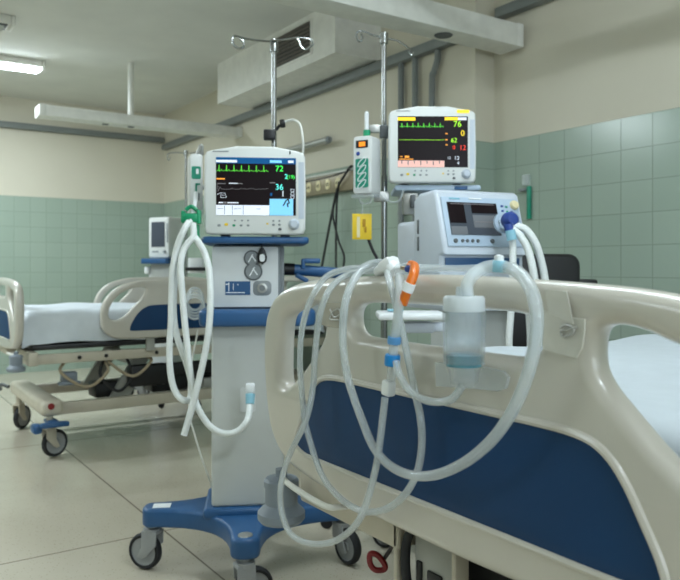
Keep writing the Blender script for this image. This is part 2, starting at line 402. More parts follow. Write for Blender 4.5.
# service strip with sockets, wall lamp, cables
t = thing('socket_strip', 'tan wall strip with a row of cream sockets behind the left monitor', 'socket strip', (VW, 4.85, 1.59))
MB().box((-.03, 0, .065), (.06, 1.4, .13), .006).build('channel', M['tan_strip'], t)
MB().box((-.034, 0, .137), (.07, 1.4, .014), .003).build('cover', M['cable_white'], t)
for px in (309, 318.5, 328, 338, 300, 290):
    y = u_on(px, VW - .06) - 4.85
    f = MB().prism(rrect(.058, .072, .02, 4, y, .062), -.066, -.058, YZ, .002).build('socket', M['cream'], t)
    for q in (-.011, .011): MB().box((-.067, y + q, .062), (.004, .006, .022)).build('slot', M['black'], f)
t = thing('wall_lamp', 'slim steel tube lamp on the wall above the socket strip', 'lamp', (VW, 4.72, 1.97))
MB().cyl((-.07, -.27, .0), (-.07, .3, 0), .024).build('lamp_tube', M['dull_steel'], t)
MB().cyl((-.07, -.275, 0), (-.07, -.30, 0), .027, .02).build('end_cap', M['grey_mid'], t)
for y in (-.15, .2): MB().box((-.03, y, 0), (.06, .03, .02), .004).build('bracket', M['grey_mid'], t)
def cable(name, label, cat, pts, r, m, group=None): return tag(MB().tube(pts, r, 8, 8).build(name, m), label, cat, group)
vc = VW - .085
cable('power_cable', 'black cable leaning left as it hangs from the socket strip', 'cable', [PV(351, 166, vc), PV(344, 176, vc), PV(337, 190, vc), PV(330, 223, vc), PV(324, 255, vc), PV(319, 284, vc), PV(316, 330, vc), PV(318, 400, vc - .1)], .0085, M['cable'])
cable('power_cable', 'black cable hanging straight down beside the infusion pump', 'cable', [PV(339, 182, vc + .02), PV(337, 200, vc + .02), PV(336, 235, vc + .02), PV(336, 274, vc + .02), PV(336, 330, vc + .02), PV(334, 400, vc)], .0075, M['cable'])
cable('power_cable', 'black cable bowing right near the top rail of the near bed', 'cable', [PV(335, 200, vc - .02), PV(333, 216, vc - .02), PV(339, 242, vc - .02), PV(344, 256, vc - .02), PV(343, 274, vc - .02), PV(341, 320, vc - .02)], .0075, M['cable'])
cable('power_cable', 'black cable lying along the top of the socket strip', 'cable', [PV(300, 183, vc + .03), PV(320, 179, vc + .03), PV(340, 174, vc + .03), PV(352, 166, vc + .02)], .008, M['cable'])

t = thing('strip_holder', 'thin green strip in a clear holder on the tiled right wall', 'holder', PV(529, 219, VR - .004))
c0 = t.location
MB(inv(t)).box(PV(529, 202.5, VR - .012) , (.012, .026, .178), .003).build('green_strip', M['green_label'], t)
MB(inv(t)).box(PV(526, 180, VR - .012), (.018, .05, .06), .006).build('clear_cup', M['clear_thick'], t)
MB(inv(t)).box(PV(523, 190, VR - .014), (.026, .05, .016), .004).build('clip', M['grey_mid'], t)

# ------------------------------------------------------------------ castors, beds
def castor(parent, p, r=.065, rz=0., fork_m='bed_grey', top=.19):
    """fork, wheel and tyre; p = contact point on the floor in the parent's frame"""
    A = Matrix.Translation(p) @ Matrix.Rotation(rz, 4, 'Z')
    off = r * .42
    b = MB(A)
    b.cyl((0, 0, r * 2 + .012), (0, 0, top), .018).lathe([(0, 0), (.03, 0), (.03, .016), (0, .022)], (0, 0, r * 2 + .004))
    b.prism([(-.032, r * 2 + .012), (.026, r * 2 + .012), (.028, r * 1.3), (off + .018, r * .75), (off, r * .68), (off - .018, r * .8), (-.03, r * 1.45)], -.026, -.019, XZ, .0015)
    b.prism([(-.032, r * 2 + .012), (.026, r * 2 + .012), (.028, r * 1.3), (off + .018, r * .75), (off, r * .68), (off - .018, r * .8), (-.03, r * 1.45)], .019, .026, XZ, .0015)
    b.box((-.003, 0, r * 2 + .008), (.058, .05, .012), .003)
    f = b.build('castor', M[fork_m], parent)
    MB(A).lathe([(0, -.012), (r * .25, -.014), (r * .3, -.009), (r * .72, -.009), (r * .78, -.012), (r * .78, .012), (r * .72, .009), (r * .3, .009), (r * .25, .014), (0, .012)], (off, 0, r), (0, 1, 0), 28).build('wheel', M['wheel'], f)
    MB(A).lathe([(r * .76, -.013), (r * .9, -.016), (r * .98, -.009), (r, 0), (r * .98, .009), (r * .9, .016), (r * .76, .013)], (off, 0, r), (0, 1, 0), 36).build('tyre', M['rubber'], f)
    return f

V0, U0 = .72, .84
def yb(px): return PV(px, 0, V0).y - U0
def mirror_loop(half):      # half: points from the centre line round one side back to the centre line
    a = [(yb(px), z) for px, z in half]
    a[0] = (0., a[0][1]); a[-1] = (0., a[-1][1])
    return a + [(-y, z) for y, z in a[-2:0:-1]]
def sm(loop, n=5): return [(p.x, p.y) for p in catmull([(y, z, 0) for y, z in loop], n, True)]
OUT = sm(mirror_loop([(427, 1.040), (390, 1.039), (360, 1.036), (330, 1.032), (305, 1.026), (286, 1.014), (273, .994), (265.5, .962), (262.5, .925), (261.5, .88), (262.5, .82), (265.5, .75), (271, .705), (281, .672), (296, .656), (320, .646), (360, .638), (427, .635)]))
HL = [(yb(px), z) for px, z in ((296, .970), (305, .981), (315, .985), (321.5, .975), (322.5, .94), (319, .915), (311, .888), (299, .850), (288, .822), (281.5, .815), (278, .83), (278, .885), (280, .94), (286, .961))]
HOLE_L = sm(HL); HOLE_R = sm([(-y, z) for y, z in HL])
HM = [(yb(347), .962), (yb(349), .978), (yb(356), .988), (yb(370), .992), (0, .994)]
HM2 = [(0, .932), (yb(366), .933), (yb(355), .936), (yb(349), .946)]
HOLE_M = sm(HM[:-1] + [HM[-1]] + [(-y, z) for y, z in HM[-2::-1]] + [(-y, z) for y, z in HM2[:0:-1]] + [HM2[0]] + HM2[1:])
BLUE = sm(mirror_loop([(427, .856), (380, .856), (345, .856), (328, .853), (318, .842), (310, .815), (302.5, .77), (297.5, .735), (296.5, .712), (303, .700), (315, .697), (360, .697), (427, .697)]))

def make_bed(label, loc, dz, rails):
    bed = thing('hospital_bed', label, 'bed', loc, 0, 'ward beds')
    for nm, x, flip in (('footboard', .0225, 1), ('headboard', 2.05, -1)):
        A = Matrix.Translation((x, 0, dz)) @ YZ
        fb = plate(nm, [OUT, HOLE_L, HOLE_R, HOLE_M], .045, .019, M['bed_plastic'], bed, A, 5)
        plate('blue_panel', [BLUE], .010, .002, M['blue_panel'], fb, Matrix.Translation((x - flip * .0185, 0, dz)) @ YZ)
        if nm == 'footboard':
            MB(Matrix.Translation((x - flip * .0225, 0, dz))).tube([(0, y, z) for y, z in BLUE], .0055, 8, closed=True, smooth=False).build('rim', M['bed_plastic'], fb)
    # deck and upper frame
    MB().box((1.05, 0, .655 + dz), (1.9, .86, .03), .008).build('deck', M['black'], bed)
    for s in (-1, 1):
        fr = MB().box((1.06, s * .42, .59 + dz), (1.9, .03, .055), .004)
        fr = fr.build('side_frame', M['bed_metal'], bed)
        for x in (.35, .5, .8, 1.1): MB().cyl((x, s * .434, .59 + dz), (x, s * .442, .59 + dz), .011, seg=12).build('bolt', M['black'], fr)
        MB().box((.095, s * .325, .60 + dz), (.05, .33, .074), .006).build('end_rail', M['bed_metal'], bed)
        bu = MB().lathe([(0, 0), (.042, 0), (.048, .007), (.048, .02), (.040, .028), (.033, .036), (.033, .07), (.0355, .071), (.0355, .083), (.031, .088), (.012, .091), (.012, .106), (0, .109)], (.012, s * .464, .539 + dz), seg=28).build('bumper', M['bumper'], bed, 20)
        MB().tube([(.008, s * .45, .628 + dz), (.002, s * .41, .626 + dz), (-.003, s * .33, .623 + dz), (.0, s * .275, .621 + dz), (.02, s * .262, .62 + dz), (.075, s * .258, .618 + dz)], .006, 8).build('bracket', M['paint_white'], bu)
    # centre of the end: lifting bracket
    if not rails:
        cb = MB().box((.095, .088, .49 + dz), (.012, .098, .29), .003)
        cb = cb.build('lift_bracket', M['bed_grey'], bed)
        MB().box((.087, .122, .53 + dz), (.006, .013, .05), .003).build('slot', M['black'], cb)
        MB().box((.087, .083, .538 + dz), (.006, .036, .018), .003).build('slot', M['black'], cb)
        MB().box((.16, .0, .50 + dz), (.05, .30, .3), .004).build('gap_shade', M['black'], bed)  # black box standing in for the shade in the gap behind the bracket
        for y in (.168, .02, -.15): MB().box((.085, y, .49 + dz), (.03, .010, .30), .003).build('post', M['bed_metal'], bed)
        MB().tube([(.1, .135, .66 + dz), (.085, .138, .61 + dz), (.082, .152, .57 + dz), (.085, .15, .5 + dz), (.12, .14, .36 + dz)], .0085, 10).build('hose', M['rubber'], bed)
    # lifting legs and actuators between the two frames
    for x in (.62, 1.5):
        for s in (-1, 1): MB().prism([(x - .06, .28), (x + .06, .28), (x + .19, .57 + dz), (x + .09, .57 + dz)], s * .30 - .015, s * .30 + .015, XZ, .003).build('lift_arm', M['bed_grey'], bed)
        MB().box((x + .12, 0, .53 + dz), (.07, .62, .06), .006).build('cross_member', M['bed_grey'], bed)
    MB().box((.95, -.22, .335), (.26, .16, .11), .015).box((1.25, -.2, .42 + dz), (.5, .1, .09), .012).build('actuator', M['black'], bed)
    MB().box((1.55, -.24, .36), (.22, .2, .14), .012).build('battery_box', M['black'], bed)
    MB().box((.78, -.33, .40), (.24, .08, .13), .02).box((1.02, -.32, .47 + dz), (.5, .07, .07), .01).build('control_box', M['black'], bed)
    MB().box((.6, -.2, .32), (.24, .16, .09), .015).build('motor', M['black'], bed)
    MB().box((.31, -.36, .475 + dz), (.09, .05, .06), .012).box((.31, -.37, .44 + dz), (.12, .05, .02), .006).build('foot_control', M['bumper'], bed)
    MB().box((1.2, -.3, .315), (.1, .06, .06), .01).build('junction_box', M['bed_grey'], bed)
    # lower frame and castors
    for s in (-1, 1): MB().box((1.05, s * .38, .258), (1.76, .045, .066), .006).build('base_rail', M['bed_metal'], bed)
    for x in (.20, 1.93):
        MB().box((x, 0, .275), (.12, .94, .085), .026, 3).build('base_beam', M['bed_metal'], bed)
        for s in (-1, 1): castor(bed, (x - .01, s * .43, 0), .077, .55 + s * .2, 'bed_metal', .245)
    MB().box((.2, -.45, .2), (.06, .16, .022), .008).box((.2, -.51, .195), (.15, .045, .028), .01).box((.12, -.44, .17), (.05, .09, .05), .015).build('brake_pedal', M['cart_blue'], bed)
    MB().lathe([(0, 0), (.018, 0), (.018, .006), (0, .008)], (.19, -.47, .29), (0, -1, 0), 14).build('brake_mark', M['red'], bed)
    MB().tube([(.13, .45, .28), (.1, .5, .29), (.09, .54, .275), (.1, .56, .25)], .012, 8).build('brake_lever', M['grey_dark'], bed)
    for k, (x0, x1, lo) in enumerate(((.28, .52, .40), (.55, .78, .44), (.5, .66, .36))):
        MB().tube([(x0, -.38, .56 + dz), (x0 - .02, -.4, lo + .06), ((x0 + x1) / 2, -.41, lo - .03), (x1, -.4, lo + .05), (x1 - .02, -.37, .56 + dz)], .009, 8).build('cable_loop', M['cable_tan'] if k != 2 else M['cable'], bed)
    if rails:
        for s in (-1, 1):
            L_ = 1.02
            half = [(L_ / 2, .985), (.3, .983), (.2, .972), (.1, .94), (.035, .885), (.004, .82), (0, .755), (.012, .70), (.06, .655), (.13, .64), (.3, .638), (L_ / 2, .638)]
            o_ = sm(half + [(L_ - x, z) for x, z in half[-2:0:-1]])
            hl = [(.045, .80), (.07, .855), (.12, .905), (.19, .932), (.25, .935), (.262, .915), (.235, .87), (.185, .82), (.14, .775), (.09, .752), (.052, .762)]
            bl = [(L_ / 2, .835), (.34, .833), (.27, .826), (.215, .79), (.175, .73), (.165, .70), (.175, .686), (.25, .684), (L_ / 2, .684)]
            bl = sm(bl + [(L_ - x, z) for x, z in bl[-2:0:-1]])
            x0_ = .455 if s < 0 else .68
            A = Matrix.Translation((x0_, s * .475, .0)) @ XZ
            sr = plate('side_rail', [o_, sm(hl), sm([(L_ - x, z) for x, z in hl])], .04, .016, M['bed_plastic'], bed, A, 4)
            plate('blue_panel', [bl], .008, .002, M['blue_panel'], sr, Matrix.Translation((x0_, s * .493, .0)) @ XZ)
            for x in (x0_ + .3, x0_ + .72): MB().box((x, s * .45, .62), (.05, .03, .12), .006).build('rail_hinge', M['bed_grey'], sr)
    return bed
near = make_bed('cream hospital bed with blue end panel filling the right foreground', (V0, U0, 0), 0., False)
far = make_bed('cream hospital bed with raised side rails standing at the far left', (.75, 4.72, 0), -.045, True)
fb_near = [c for c in near.children if c.name.startswith('footboard')][0]
# small worn details of the near bed
pm = PV(521, 500, V0)
MB(inv(near)).box(pm, (.001, .017, .0035), rx=-.12).build('yellow_mark', M['yellow'], fb_near)
scm = mat('scuffed_laminate', (20, 46, 80), .7)
for px, py, w, h, a in ((484, 507, .006, .02, .3), (490, 500, .004, .025, -.3), (463, 500, .005, .018, .2), (528, 485, .0015, .022, 0), (514, 491, .0012, .018, .25)):
    MB(inv(near)).box(PV(px, py, V0 - .0002), (.0009, w, h), rx=a).build('scuff', scm, fb_near)
rp = [PD(370.5, 554, 1.36), PD(378, 555.5, 1.36), PD(385, 565, 1.36), PD(383.5, 569.5, 1.36), PD(375, 569.5, 1.36), PD(370, 563, 1.36)]
rh = MB(inv(near)).tube(rp, .0055, 8, closed=True).build('release_handle', M['red'], near)
MB(inv(near)).tube([PD(384, 559, 1.365), PD(391, 548, 1.34), PD(396, 535, 1.3)], .004, 8).build('pull_rod', M['black'], rh)

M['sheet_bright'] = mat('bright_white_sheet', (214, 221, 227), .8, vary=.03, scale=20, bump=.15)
def mattress(label, loc, L_, W, z0, z1, hang, cloth='sheet'):
    t = thing('mattress', label, 'mattress', loc, 0, 'mattresses')
    MB().box((L_ / 2, 0, (z0 + z1) / 2 - .004), (L_ - .03, W - .03, z1 - z0 - .012), .03, 3).build('mattress_pad', M['foam'], t)
    # sheet: draped over the pad, a little rumpled
    bm = bmesh.new(); nx, r = 46, .035
    prof = []                       # cross-section from one hem over the top to the other
    d = z1 - z0 + hang
    for k in range(7): prof.append((-W / 2, z1 - r - (d - r) * (1 - k / 6)))
    for k in range(1, 6): a = PI - PI / 2 * k / 5; prof.append((-W / 2 + r + r * math.cos(a), z1 - r + r * math.sin(a)))
    for k in range(1, 16): prof.append((-W / 2 + r + (W - 2 * r) * k / 16, z1))
    prof = prof + [(-y, z) for y, z in prof[:12][::-1]]
    rnd = random.Random(3); ph = [rnd.uniform(0, 6) for _ in range(8)]
    rows = []
    for i in range(nx + 1):
        x = L_ * i / nx; row = []
        for j, (y, z) in enumerate(prof):
            side = abs(y) > W / 2 - .001
            w = .004 * math.sin(x * 9 + y * 5 + ph[0]) + .003 * math.sin(x * 21 - y * 13 + ph[1])
            dy = 0.
            if side:
                q = max(0, z1 - z) / d
                dy = (.010 * math.sin(x * 14 + ph[2] + q * 3) + .007 * math.sin(x * 31 + ph[3] - q * 4)) * q * (1 if y > 0 else -1)
                w *= q
            sag = 0
            if i in (0, nx): sag = -r * .6
            row.append(bm.verts.new((min(max(x, .004), L_ - .004), y + dy, z + w + sag + .004)))
        rows.append(row)
    for A, B in zip(rows, rows[1:]):
        for j in range(len(prof) - 1): bm.faces.new([A[j], B[j], B[j + 1], A[j + 1]])
    # ends of the sheet, tucked down over the foot and head of the pad
    for row, sx in ((rows[0], -1), (rows[-1], 1)):
        low = [bm.verts.new((v.co.x + sx * .004, v.co.y, min(v.co.z, z0 + .02))) for v in row]
        for j in range(len(prof) - 1): bm.faces.new([row[j], row[j + 1], low[j + 1], low[j]])
    bmesh.ops.remove_doubles(bm, verts=bm.verts, dist=1e-5)
    bmesh.ops.recalc_face_normals(bm, faces=bm.faces)
    me = bpy.data.meshes.new('sheet'); bm.to_mesh(me); bm.free()
    finish('sheet', me, M[cloth], t, ang=80)
    return t
mattress('white sheeted mattress on the near bed behind its end panel', (.78, .84, 0), 1.94, .87, .672, .855, .0)
mattress('white sheeted mattress lying on the far bed between its side rails', (.80, 4.72, 0), 1.94, .86, .628, .808, .0, 'sheet_bright')

# ------------------------------------------------------------------ patient monitors
def make_monitor(name, label, loc, rz, which):
    """origin: middle of the bottom front edge; faces local -y; .331 wide, .28 high"""
    W, Hh = .331, .293
    t = thing(name, label, 'patient monitor', loc, rz, 'patient monitors')
    arch = [(-W / 2, .018), (-W / 2 + .006, .004), (-W / 2 + .02, 0), (W / 2 - .02, 0), (W / 2 - .006, .004), (W / 2, .018), (W / 2 + .002, .12), (W / 2 - .001, Hh - .034), (W / 2 - .008, Hh - .022), (W / 2 - .026, Hh - .016), (.06, Hh - .002), (-.06, Hh - .002), (-W / 2 + .026, Hh - .016), (-W / 2 + .008, Hh - .022), (-W / 2 + .001, Hh - .034), (-W / 2 - .002, .12)]
    MB().prism(arch, 0, -.045, XZ, .008, 3).build('front_bezel', M['housing'], t)
    MB().prism([(x * .93, .012 + z * .93) for x, z in arch], -.045, -.17, XZ, .02, 3).build('rear_housing', M['housing_grey'], t)
    X = lambda f: -W / 2 + W * f
    Z = lambda f: Hh * (1 - f)
    # side strip and screen
    MB().prism([(X(.93), Z(.18)), (X(.985), Z(.18)), (X(.985), Z(.82)), (X(.93), Z(.82))], .0, .001, XZ).build('side_strip', M['housing_grey'], t)
    sx0, sx1, sz0, sz1 = (X(.115), X(.905), Z(.785), Z(.138)) if which == 1 else (X(.10), X(.905), Z(.80), Z(.14))
    SW, SH = sx1 - sx0, sz1 - sz0
    sc_ = MB().box(((sx0 + sx1) / 2, -.0006, (sz0 + sz1) / 2), (SW, .0016, SH)).build('screen', S['black'], t)
    def rect(nm, m, a, b, c, d, lay=1):       # fractions of the screen, from its top left
        return MB().box((sx0 + SW * (a + c) / 2, -.0014 - .0004 * lay, sz1 - SH * (b + d) / 2), (SW * (c - a), .0005, SH * (d - b))).build(nm, m, sc_)
    def trace(nm, m, y, pts, th):
        b = MB()
        for (xa, ya), (xb, yb_) in zip(pts, pts[1:]):
            p = Vector((sx0 + SW * xa, -.0032, sz1 - SH * (y + ya))); q = Vector((sx0 + SW * xb, -.0032, sz1 - SH * (y + yb_)))
            d = q - p; n = Vector((-d.z, 0, d.x)).normalized() * th / 2; e = d.normalized() * th * .3
            vs = [b.bm.verts.new(k) for k in (p - n - e, q - n + e, q + n + e, p + n - e)]; b.bm.faces.new(vs)
        bmesh.ops.recalc_face_normals(b.bm, faces=b.bm.faces)
        return b.build(nm, m, sc_)
    def word(nm, m, s, x, y, size): return text(nm, s, size, m, sc_, Matrix.Translation((sx0 + SW * x, -.0032, sz1 - SH * y)) @ XZ)
    def ecg(x0, x1, n, amp, w=.006):
        pts = [(x0, 0)]; st = (x1 - x0) / n
        for k in range(n):
            c = x0 + st * (k + .35)
            pts += [(c - .02, 0), (c - .012, -.012), (c - w, 0), (c, -amp), (c + w, .012), (c + .012, 0), (c + .03, -.018), (c + .04, 0)]
        return [p for p in pts if p[0] < x1] + [(x1, 0)]
    if which == 1:
        rect('header_bar', S['blue'], 0, 0, 1, .105)
        rect('header_text', S['pale'], .0, .045, .26, .09, 2); rect('header_text', S['light_blue'], .67, .04, .82, .085, 2); rect('header_text', S['pale'], .90, .04, .97, .085, 2)
        trace('heart_trace', S['green'], .235, ecg(.005, .655, 7, .10), .0012)
        rect('alarm_bar', S['orange'], .005, .362, .11, .385)
        rect('small_text', S['grey'], .02, .45, .12, .462); rect('small_text', S['pale'], .16, .442, .27, .458); rect('small_text', S['grey'], .27, .448, .33, .46)
        rnd = random.Random(5)
        trace('pressure_trace', S['grey'], .545, [(.02, 0), (.02, -.1), (.025, .05), (.05, -.03)] + [(.06 + .59 * k / 26, rnd.uniform(-.012, .012)) for k in range(27)], .001)
        trace('breath_trace', S['pale'], .65, [(.01, .0), (.05, -.03), (.11, -.03), (.13, .04), (.12, .05), (.06, .05), (.06, 0), (.1, .01)], .0013)
        rect('small_text', S['pale'], .03, .775, .09, .795); rect('small_text', S['grey'], .1, .77, .13, .80); rect('small_text', S['pale'], .14, .775, .28, .795)
        rect('menu_strip', S['white'], 0, .825, .665, 1.0)
        for x in (.105, .20, .335): rect('menu_divider', S['slate'], x, .83, x + .006, .99, 2)
        for a, c in ((.22, .31), (.02, .09), (.5, .56)): rect('menu_text', S['grey'], a, .885, c, .895, 2)
        rect('trend_panel', S['light_blue'], .668, .71, .965, 1.0)
        trace('trend_mark', S['black'], .80, [(.84, .03), (.875, -.06), (.90, -.08), (.915, -.02), (.89, .0), (.90, .05)], .004)
        rect('trend_edge', S['slate'], .69, .702, .94, .712, 2)
        word('pulse_reading', S['bright_green'], '72', .79, .19, .027); word('second_reading', S['cyan'], '2', .875, .325, .022); word('bracket_reading', S['bright_green'], '(19)', .935, .33, .016)
        word('oxygen_reading', S['cyan'], '36', .79, .51, .027); word('oxygen_count', S['pale'], '1', .835, .625, .028)
        rect('small_text', S['grey'], .67, .425, .74, .44); rect('small_text', S['blue'], .675, .61, .70, .66)
        for y in (.54, .60, .66): trace('reading_box', S['pale'], y, [(.935, 0), (.975, 0), (.975, .045), (.935, .045), (.935, 0)], .0012)
    else:
        rect('alarm_bar', S['yellow'], 0, .025, .25, .085); rect('alarm_bar', S['yellow'], .67, .02, .86, .075); rect('header_text', S['pale'], .86, .02, .98, .075)
        trace('heart_trace', S['green'], .21, ecg(.03, .655, 8, .075), .0012)
        trace('pressure_trace', S['lime'], .465, [(.02, 0), (.66, 0)], .0012)
        rect('small_text', S['orange'], .03, .785, .07, .80); rect('small_text', S['orange'], .10, .775, .16, .815); rect('small_text', S['orange'], .02, .835, .22, .85)
        rect('menu_strip', S['pink'], 0, .87, .665, 1.0)
        for k in range(7): rect('menu_divider', S['slate'], .05 + .09 * k, .875, .062 + .09 * k, .93 + .03 * (k % 2), 2)
        word('pulse_reading', S['lime'], '76', .85, .155, .032); word('pressure_reading', S['yellow'], '0', .925, .335, .030); word('oxygen_reading', S['lime'], '62', .80, .475, .024)
        word('breath_reading', S['red'], '0', .80, .615, .020); word('breath_reading', S['red'], '12', .925, .62, .026); word('small_reading', S['pale'], '12', .73, .82, .014); word('small_reading', S['pale'], '12', .84, .82, .02); word('small_reading', S['pale'], '4', .86, .92, .018)
        for y in (.33, .45, .55): rect('small_text', S['orange'], .68, y, .71, y + .02)
    # maker's faint lettering strip, sensor, keys, knob
    MB().box((X(.16), -.0004, Z(.072)), (.052, .001, .0035)).build('maker_strip', M['grey_mid'], t)
    MB().box((X(.845), -.001, Z(.075)), (.005, .002, .011), .001).build('sensor', M['grey_dark'], t)
    if which == 2: MB().box((X(.85), -.001, Z(.075)), (.046, .002, .012), .001).build('alarm_light', S['yellow'], t)
    for fx, fz, w, m in ((.145, .90, .011, 'grey_mid'), (.215, .89, .012, 'yellow'), (.29, .90, .010, 'green'), (.36, .9, .009, 'grey_mid'), (.43, .9, .009, 'grey_mid'), (.30, .845, .007, 'grey_mid'), (.37, .845, .007, 'grey_mid'), (.43, .845, .007, 'grey_mid'), (.62, .88, .007, 'yellow'), (.68, .89, .009, 'grey_mid'), (.74, .89, .009, 'grey_mid'), (.745, .94, .011, 'grey_dark'), (.68, .845, .007, 'grey_mid'), (.74, .845, .007, 'grey_mid')):
        MB().prism(rrect(w, w * .75, w * .3, 3, X(fx), Z(fz)), 0., .002, XZ, .0006).build('key', M[m], t)
    MB().lathe([(0, 0), (.018, 0), (.018, .003), (.0145, .006), (.014, .019), (.011, .022), (0, .0225)], (X(.885), 0, Z(.885)), (0, -1, 0), 26).build('knob', M['housing_grey'], t)
    for s in (-1, 1): MB().box((s * .1, .08, -.002), (.03, .08, .008), .002).build('foot', M['grey_dark'], t)
    return t

# ------------------------------------------------------------------ cart 1
CY = -YAW + math.radians(6)
cc = PD(247.4, 268, 2.605); cc.z = 0
cart = thing('monitor_cart', 'grey column cart with blue shelves and blue castor base left of the near bed', 'cart', cc, CY)
def base_shape(R, w, q):
    o = []
    for k in range(4):
        a = k * PI / 2; ca, sa = math.cos(a), math.sin(a)
        def rot(p): return (p[0] * ca - p[1] * sa, p[0] * sa + p[1] * ca)
        for j in range(7):          # rounded tip
            b = -PI / 2 + PI * j / 6; o.append(rot((R - w * .6 + w * .6 * math.cos(b), w * math.sin(b))))
        p0, p1 = Vector((R - w * .6, w)), Vector((w, R - w * .6))
        for j in range(1, 12):
            tt = j / 12; c = Vector((q, q)); p = (1 - tt) ** 2 * p0 + 2 * tt * (1 - tt) * c + tt * tt * p1; o.append(rot(p))
    return o
bs = MB().prism(base_shape(.362, .045, .055), .158, .222, None, .012, 3).build('base', M['cart_blue'], cart)
MB().box((-.295, -.005, .223), (.06, .045, .002)).build('base_label', M['white_plastic'], bs)
MB().lathe([(0, 0), (.024, 0), (.022, .004), (0, .005)], (.0, -.32, .221), seg=20).build('axle_cap', M['dull_steel'], bs)
for (x, y), rz in zip(((-.33, 0), (0, -.33), (.34, 0), (0, .33)), (2.7, .3, -1.0, 1.2)): castor(cart, (x, y, 0), .063, rz, 'wheel', .162)
MB().box((0, 0, .226), (.29, .26, .036), .012, 3).build('plinth', M['cart_blue'], cart)
MB().box((.004, 0, .5555), (.245, .22, .625), .012, 3).build('column', M['cart_grey'], cart)
sp_ = MB().prism(rrect(.052, .082, .006, 3, .004, .605), .1105, .1125, XZ).build('socket_plate', M['cart_light'], cart)
MB().box((.0, .0, 1.02), (.228, .2, .215), .008, 3).box((.118, .03, 1.02), (.02, .17, .21), .004).build('head_box', M['grey_mid'], cart)
fp = MB().prism(rrect(.222, .205, .008, 3, -.005, 1.02), .098, .106, XZ, .002).build('front_plate', M['cart_light'], cart)
yF = -.106
def disc(p, r, nm, m, par, th=.004): return MB().lathe([(0, 0), (r, 0), (r * .97, th), (0, th)], (p[0], yF, p[1]), (0, -1, 0), 28).build(nm, m, par)
for cx_, cz_, r in ((.017, 1.083, .0275), (.022, 1.038, .031)):
    d_ = disc((cx_, cz_), r, 'gauge', M['grey_dark'], fp); MB().lathe([(0, 0), (r * .85, 0), (r * .8, .002), (0, .002)], (cx_, yF - .003, cz_), (0, -1, 0), 28).build('gauge_face', M['grey_mid'], d_)
    MB().box((cx_ - .004, yF - .006, cz_), (.004, .001, r * 1.1), ry=.5).box((cx_ + .006, yF - .006, cz_), (.004, .001, r * .9), ry=-.6).build('gauge_needle', M['white_plastic'], d_)
bl_ = MB().box((-.03, yF - .001, .982), (.084, .002, .046)).build('blue_label', M['cart_blue'], fp)
for dx, dz_, w, h in ((0, .012, .004, 0), (-.008, -.015, .064, .003), (-.03, .004, .003, .03), (-.015, .004, .002, .022), (-.036, .013, .01, .004)):
    MB().box((-.03 + dx, yF - .0025, .982 + dz_), (w, .001, max(h, .003))).build('label_print', M['white_plastic'], bl_)
pl_ = MB().prism(rrect(.062, .05, .016, 4, .052, .982), .105, .108, XZ, .001).build('oval_plate', M['grey_mid'], fp)
MB().lathe([(.010, 0), (.017, .002), (.017, .004), (.010, .005)], (.052, -.108, .982), (0, -1, 0), 20).build('emblem', M['dull_steel'], pl_)
MB().prism(rrect(.385, .36, .03, 5, .037, -.01), .857, .912, None, .012, 3).build('shelf', M['cart_blue'], cart)
MB().prism(rrect(.356, .34, .025, 5, .030, 0), 1.131, 1.154, None, .008, 3).build('monitor_shelf', M['cart_blue'], cart)
# arm with clip on the right side
arm = MB().tube([(.16, -.02, 1.045), (.22, -.02, 1.04), (.36, -.04, 1.028)], .019, 14).build('side_arm', M['cart_blue'], cart)
MB().cyl((.118, -.02, 1.047), (.165, -.02, 1.045), .021).build('arm_joint', M['black'], arm)
MB().box((.225, -.03, 1.075), (.06, .03, .018), .006, rz=.1).box((.195, -.03, 1.065), (.014, .03, .035), .004).box((.19, -.03, 1.015), (.05, .03, .016), .005, ry=.5).build('arm_clip', M['cart_blue'], arm)
# pole with two hooks
pole = MB().cyl((.095, .105, .24), (.095, .105, 1.883), .0098).lathe([(0, 0), (.016, 0), (.016, .035), (.012, .045), (0, .046)], (.095, .105, 1.847)).build('pole', M['chrome'], cart)
I = inv(cart); Dp = 2.70
for pts in ([(272, 43), (258, 42), (245, 40), (235, 37.5), (232.5, 40), (233.5, 46), (239, 50), (243.5, 48), (243, 43), (240, 40.5)], [(272, 42), (285, 41), (298, 39.5), (309, 41), (313, 44.5), (310, 48.5), (305, 51), (301, 48), (299, 43), (297, 40)]):
    MB(I).tube([PD(a, b - 1.5, Dp) for a, b in pts], .0042, 8).build('hook', M['chrome'], pole)
cl = MB(I).box(PD(269.5, 135, Dp), (.044, .04, .036), .005, rz=CY).build('pole_clamp', M['black'], pole)
MB(I).lathe([(0, 0), (.014, 0), (.016, .01), (.014, .018), (0, .02)], PD(280, 124, Dp - .01), (1, -.6, .2), 16).tube([PD(276, 130, Dp), PD(280, 125, Dp)], .006, 8).build('clamp_knob', M['black'], cl)
mon1 = make_monitor('patient_monitor', 'patient monitor showing a green 72 on the left cart\'s top shelf', Vector((0, 0, 0)), CY, 1)
p = PD(255.2, 268, 2.43); mon1.location = (p.x, p.y, 1.1605)
cable('sensor_cable', 'white cable arching over the back of the left monitor', 'cable', [PD(283, 123, 2.70), PD(287, 121, 2.70), PD(294, 120, 2.69), PD(300, 125, 2.68), PD(302.5, 137, 2.66), PD(303, 150, 2.66), PD(300, 175, 2.66), PD(290, 205, 2.66)], .0045, M['cable_white'])
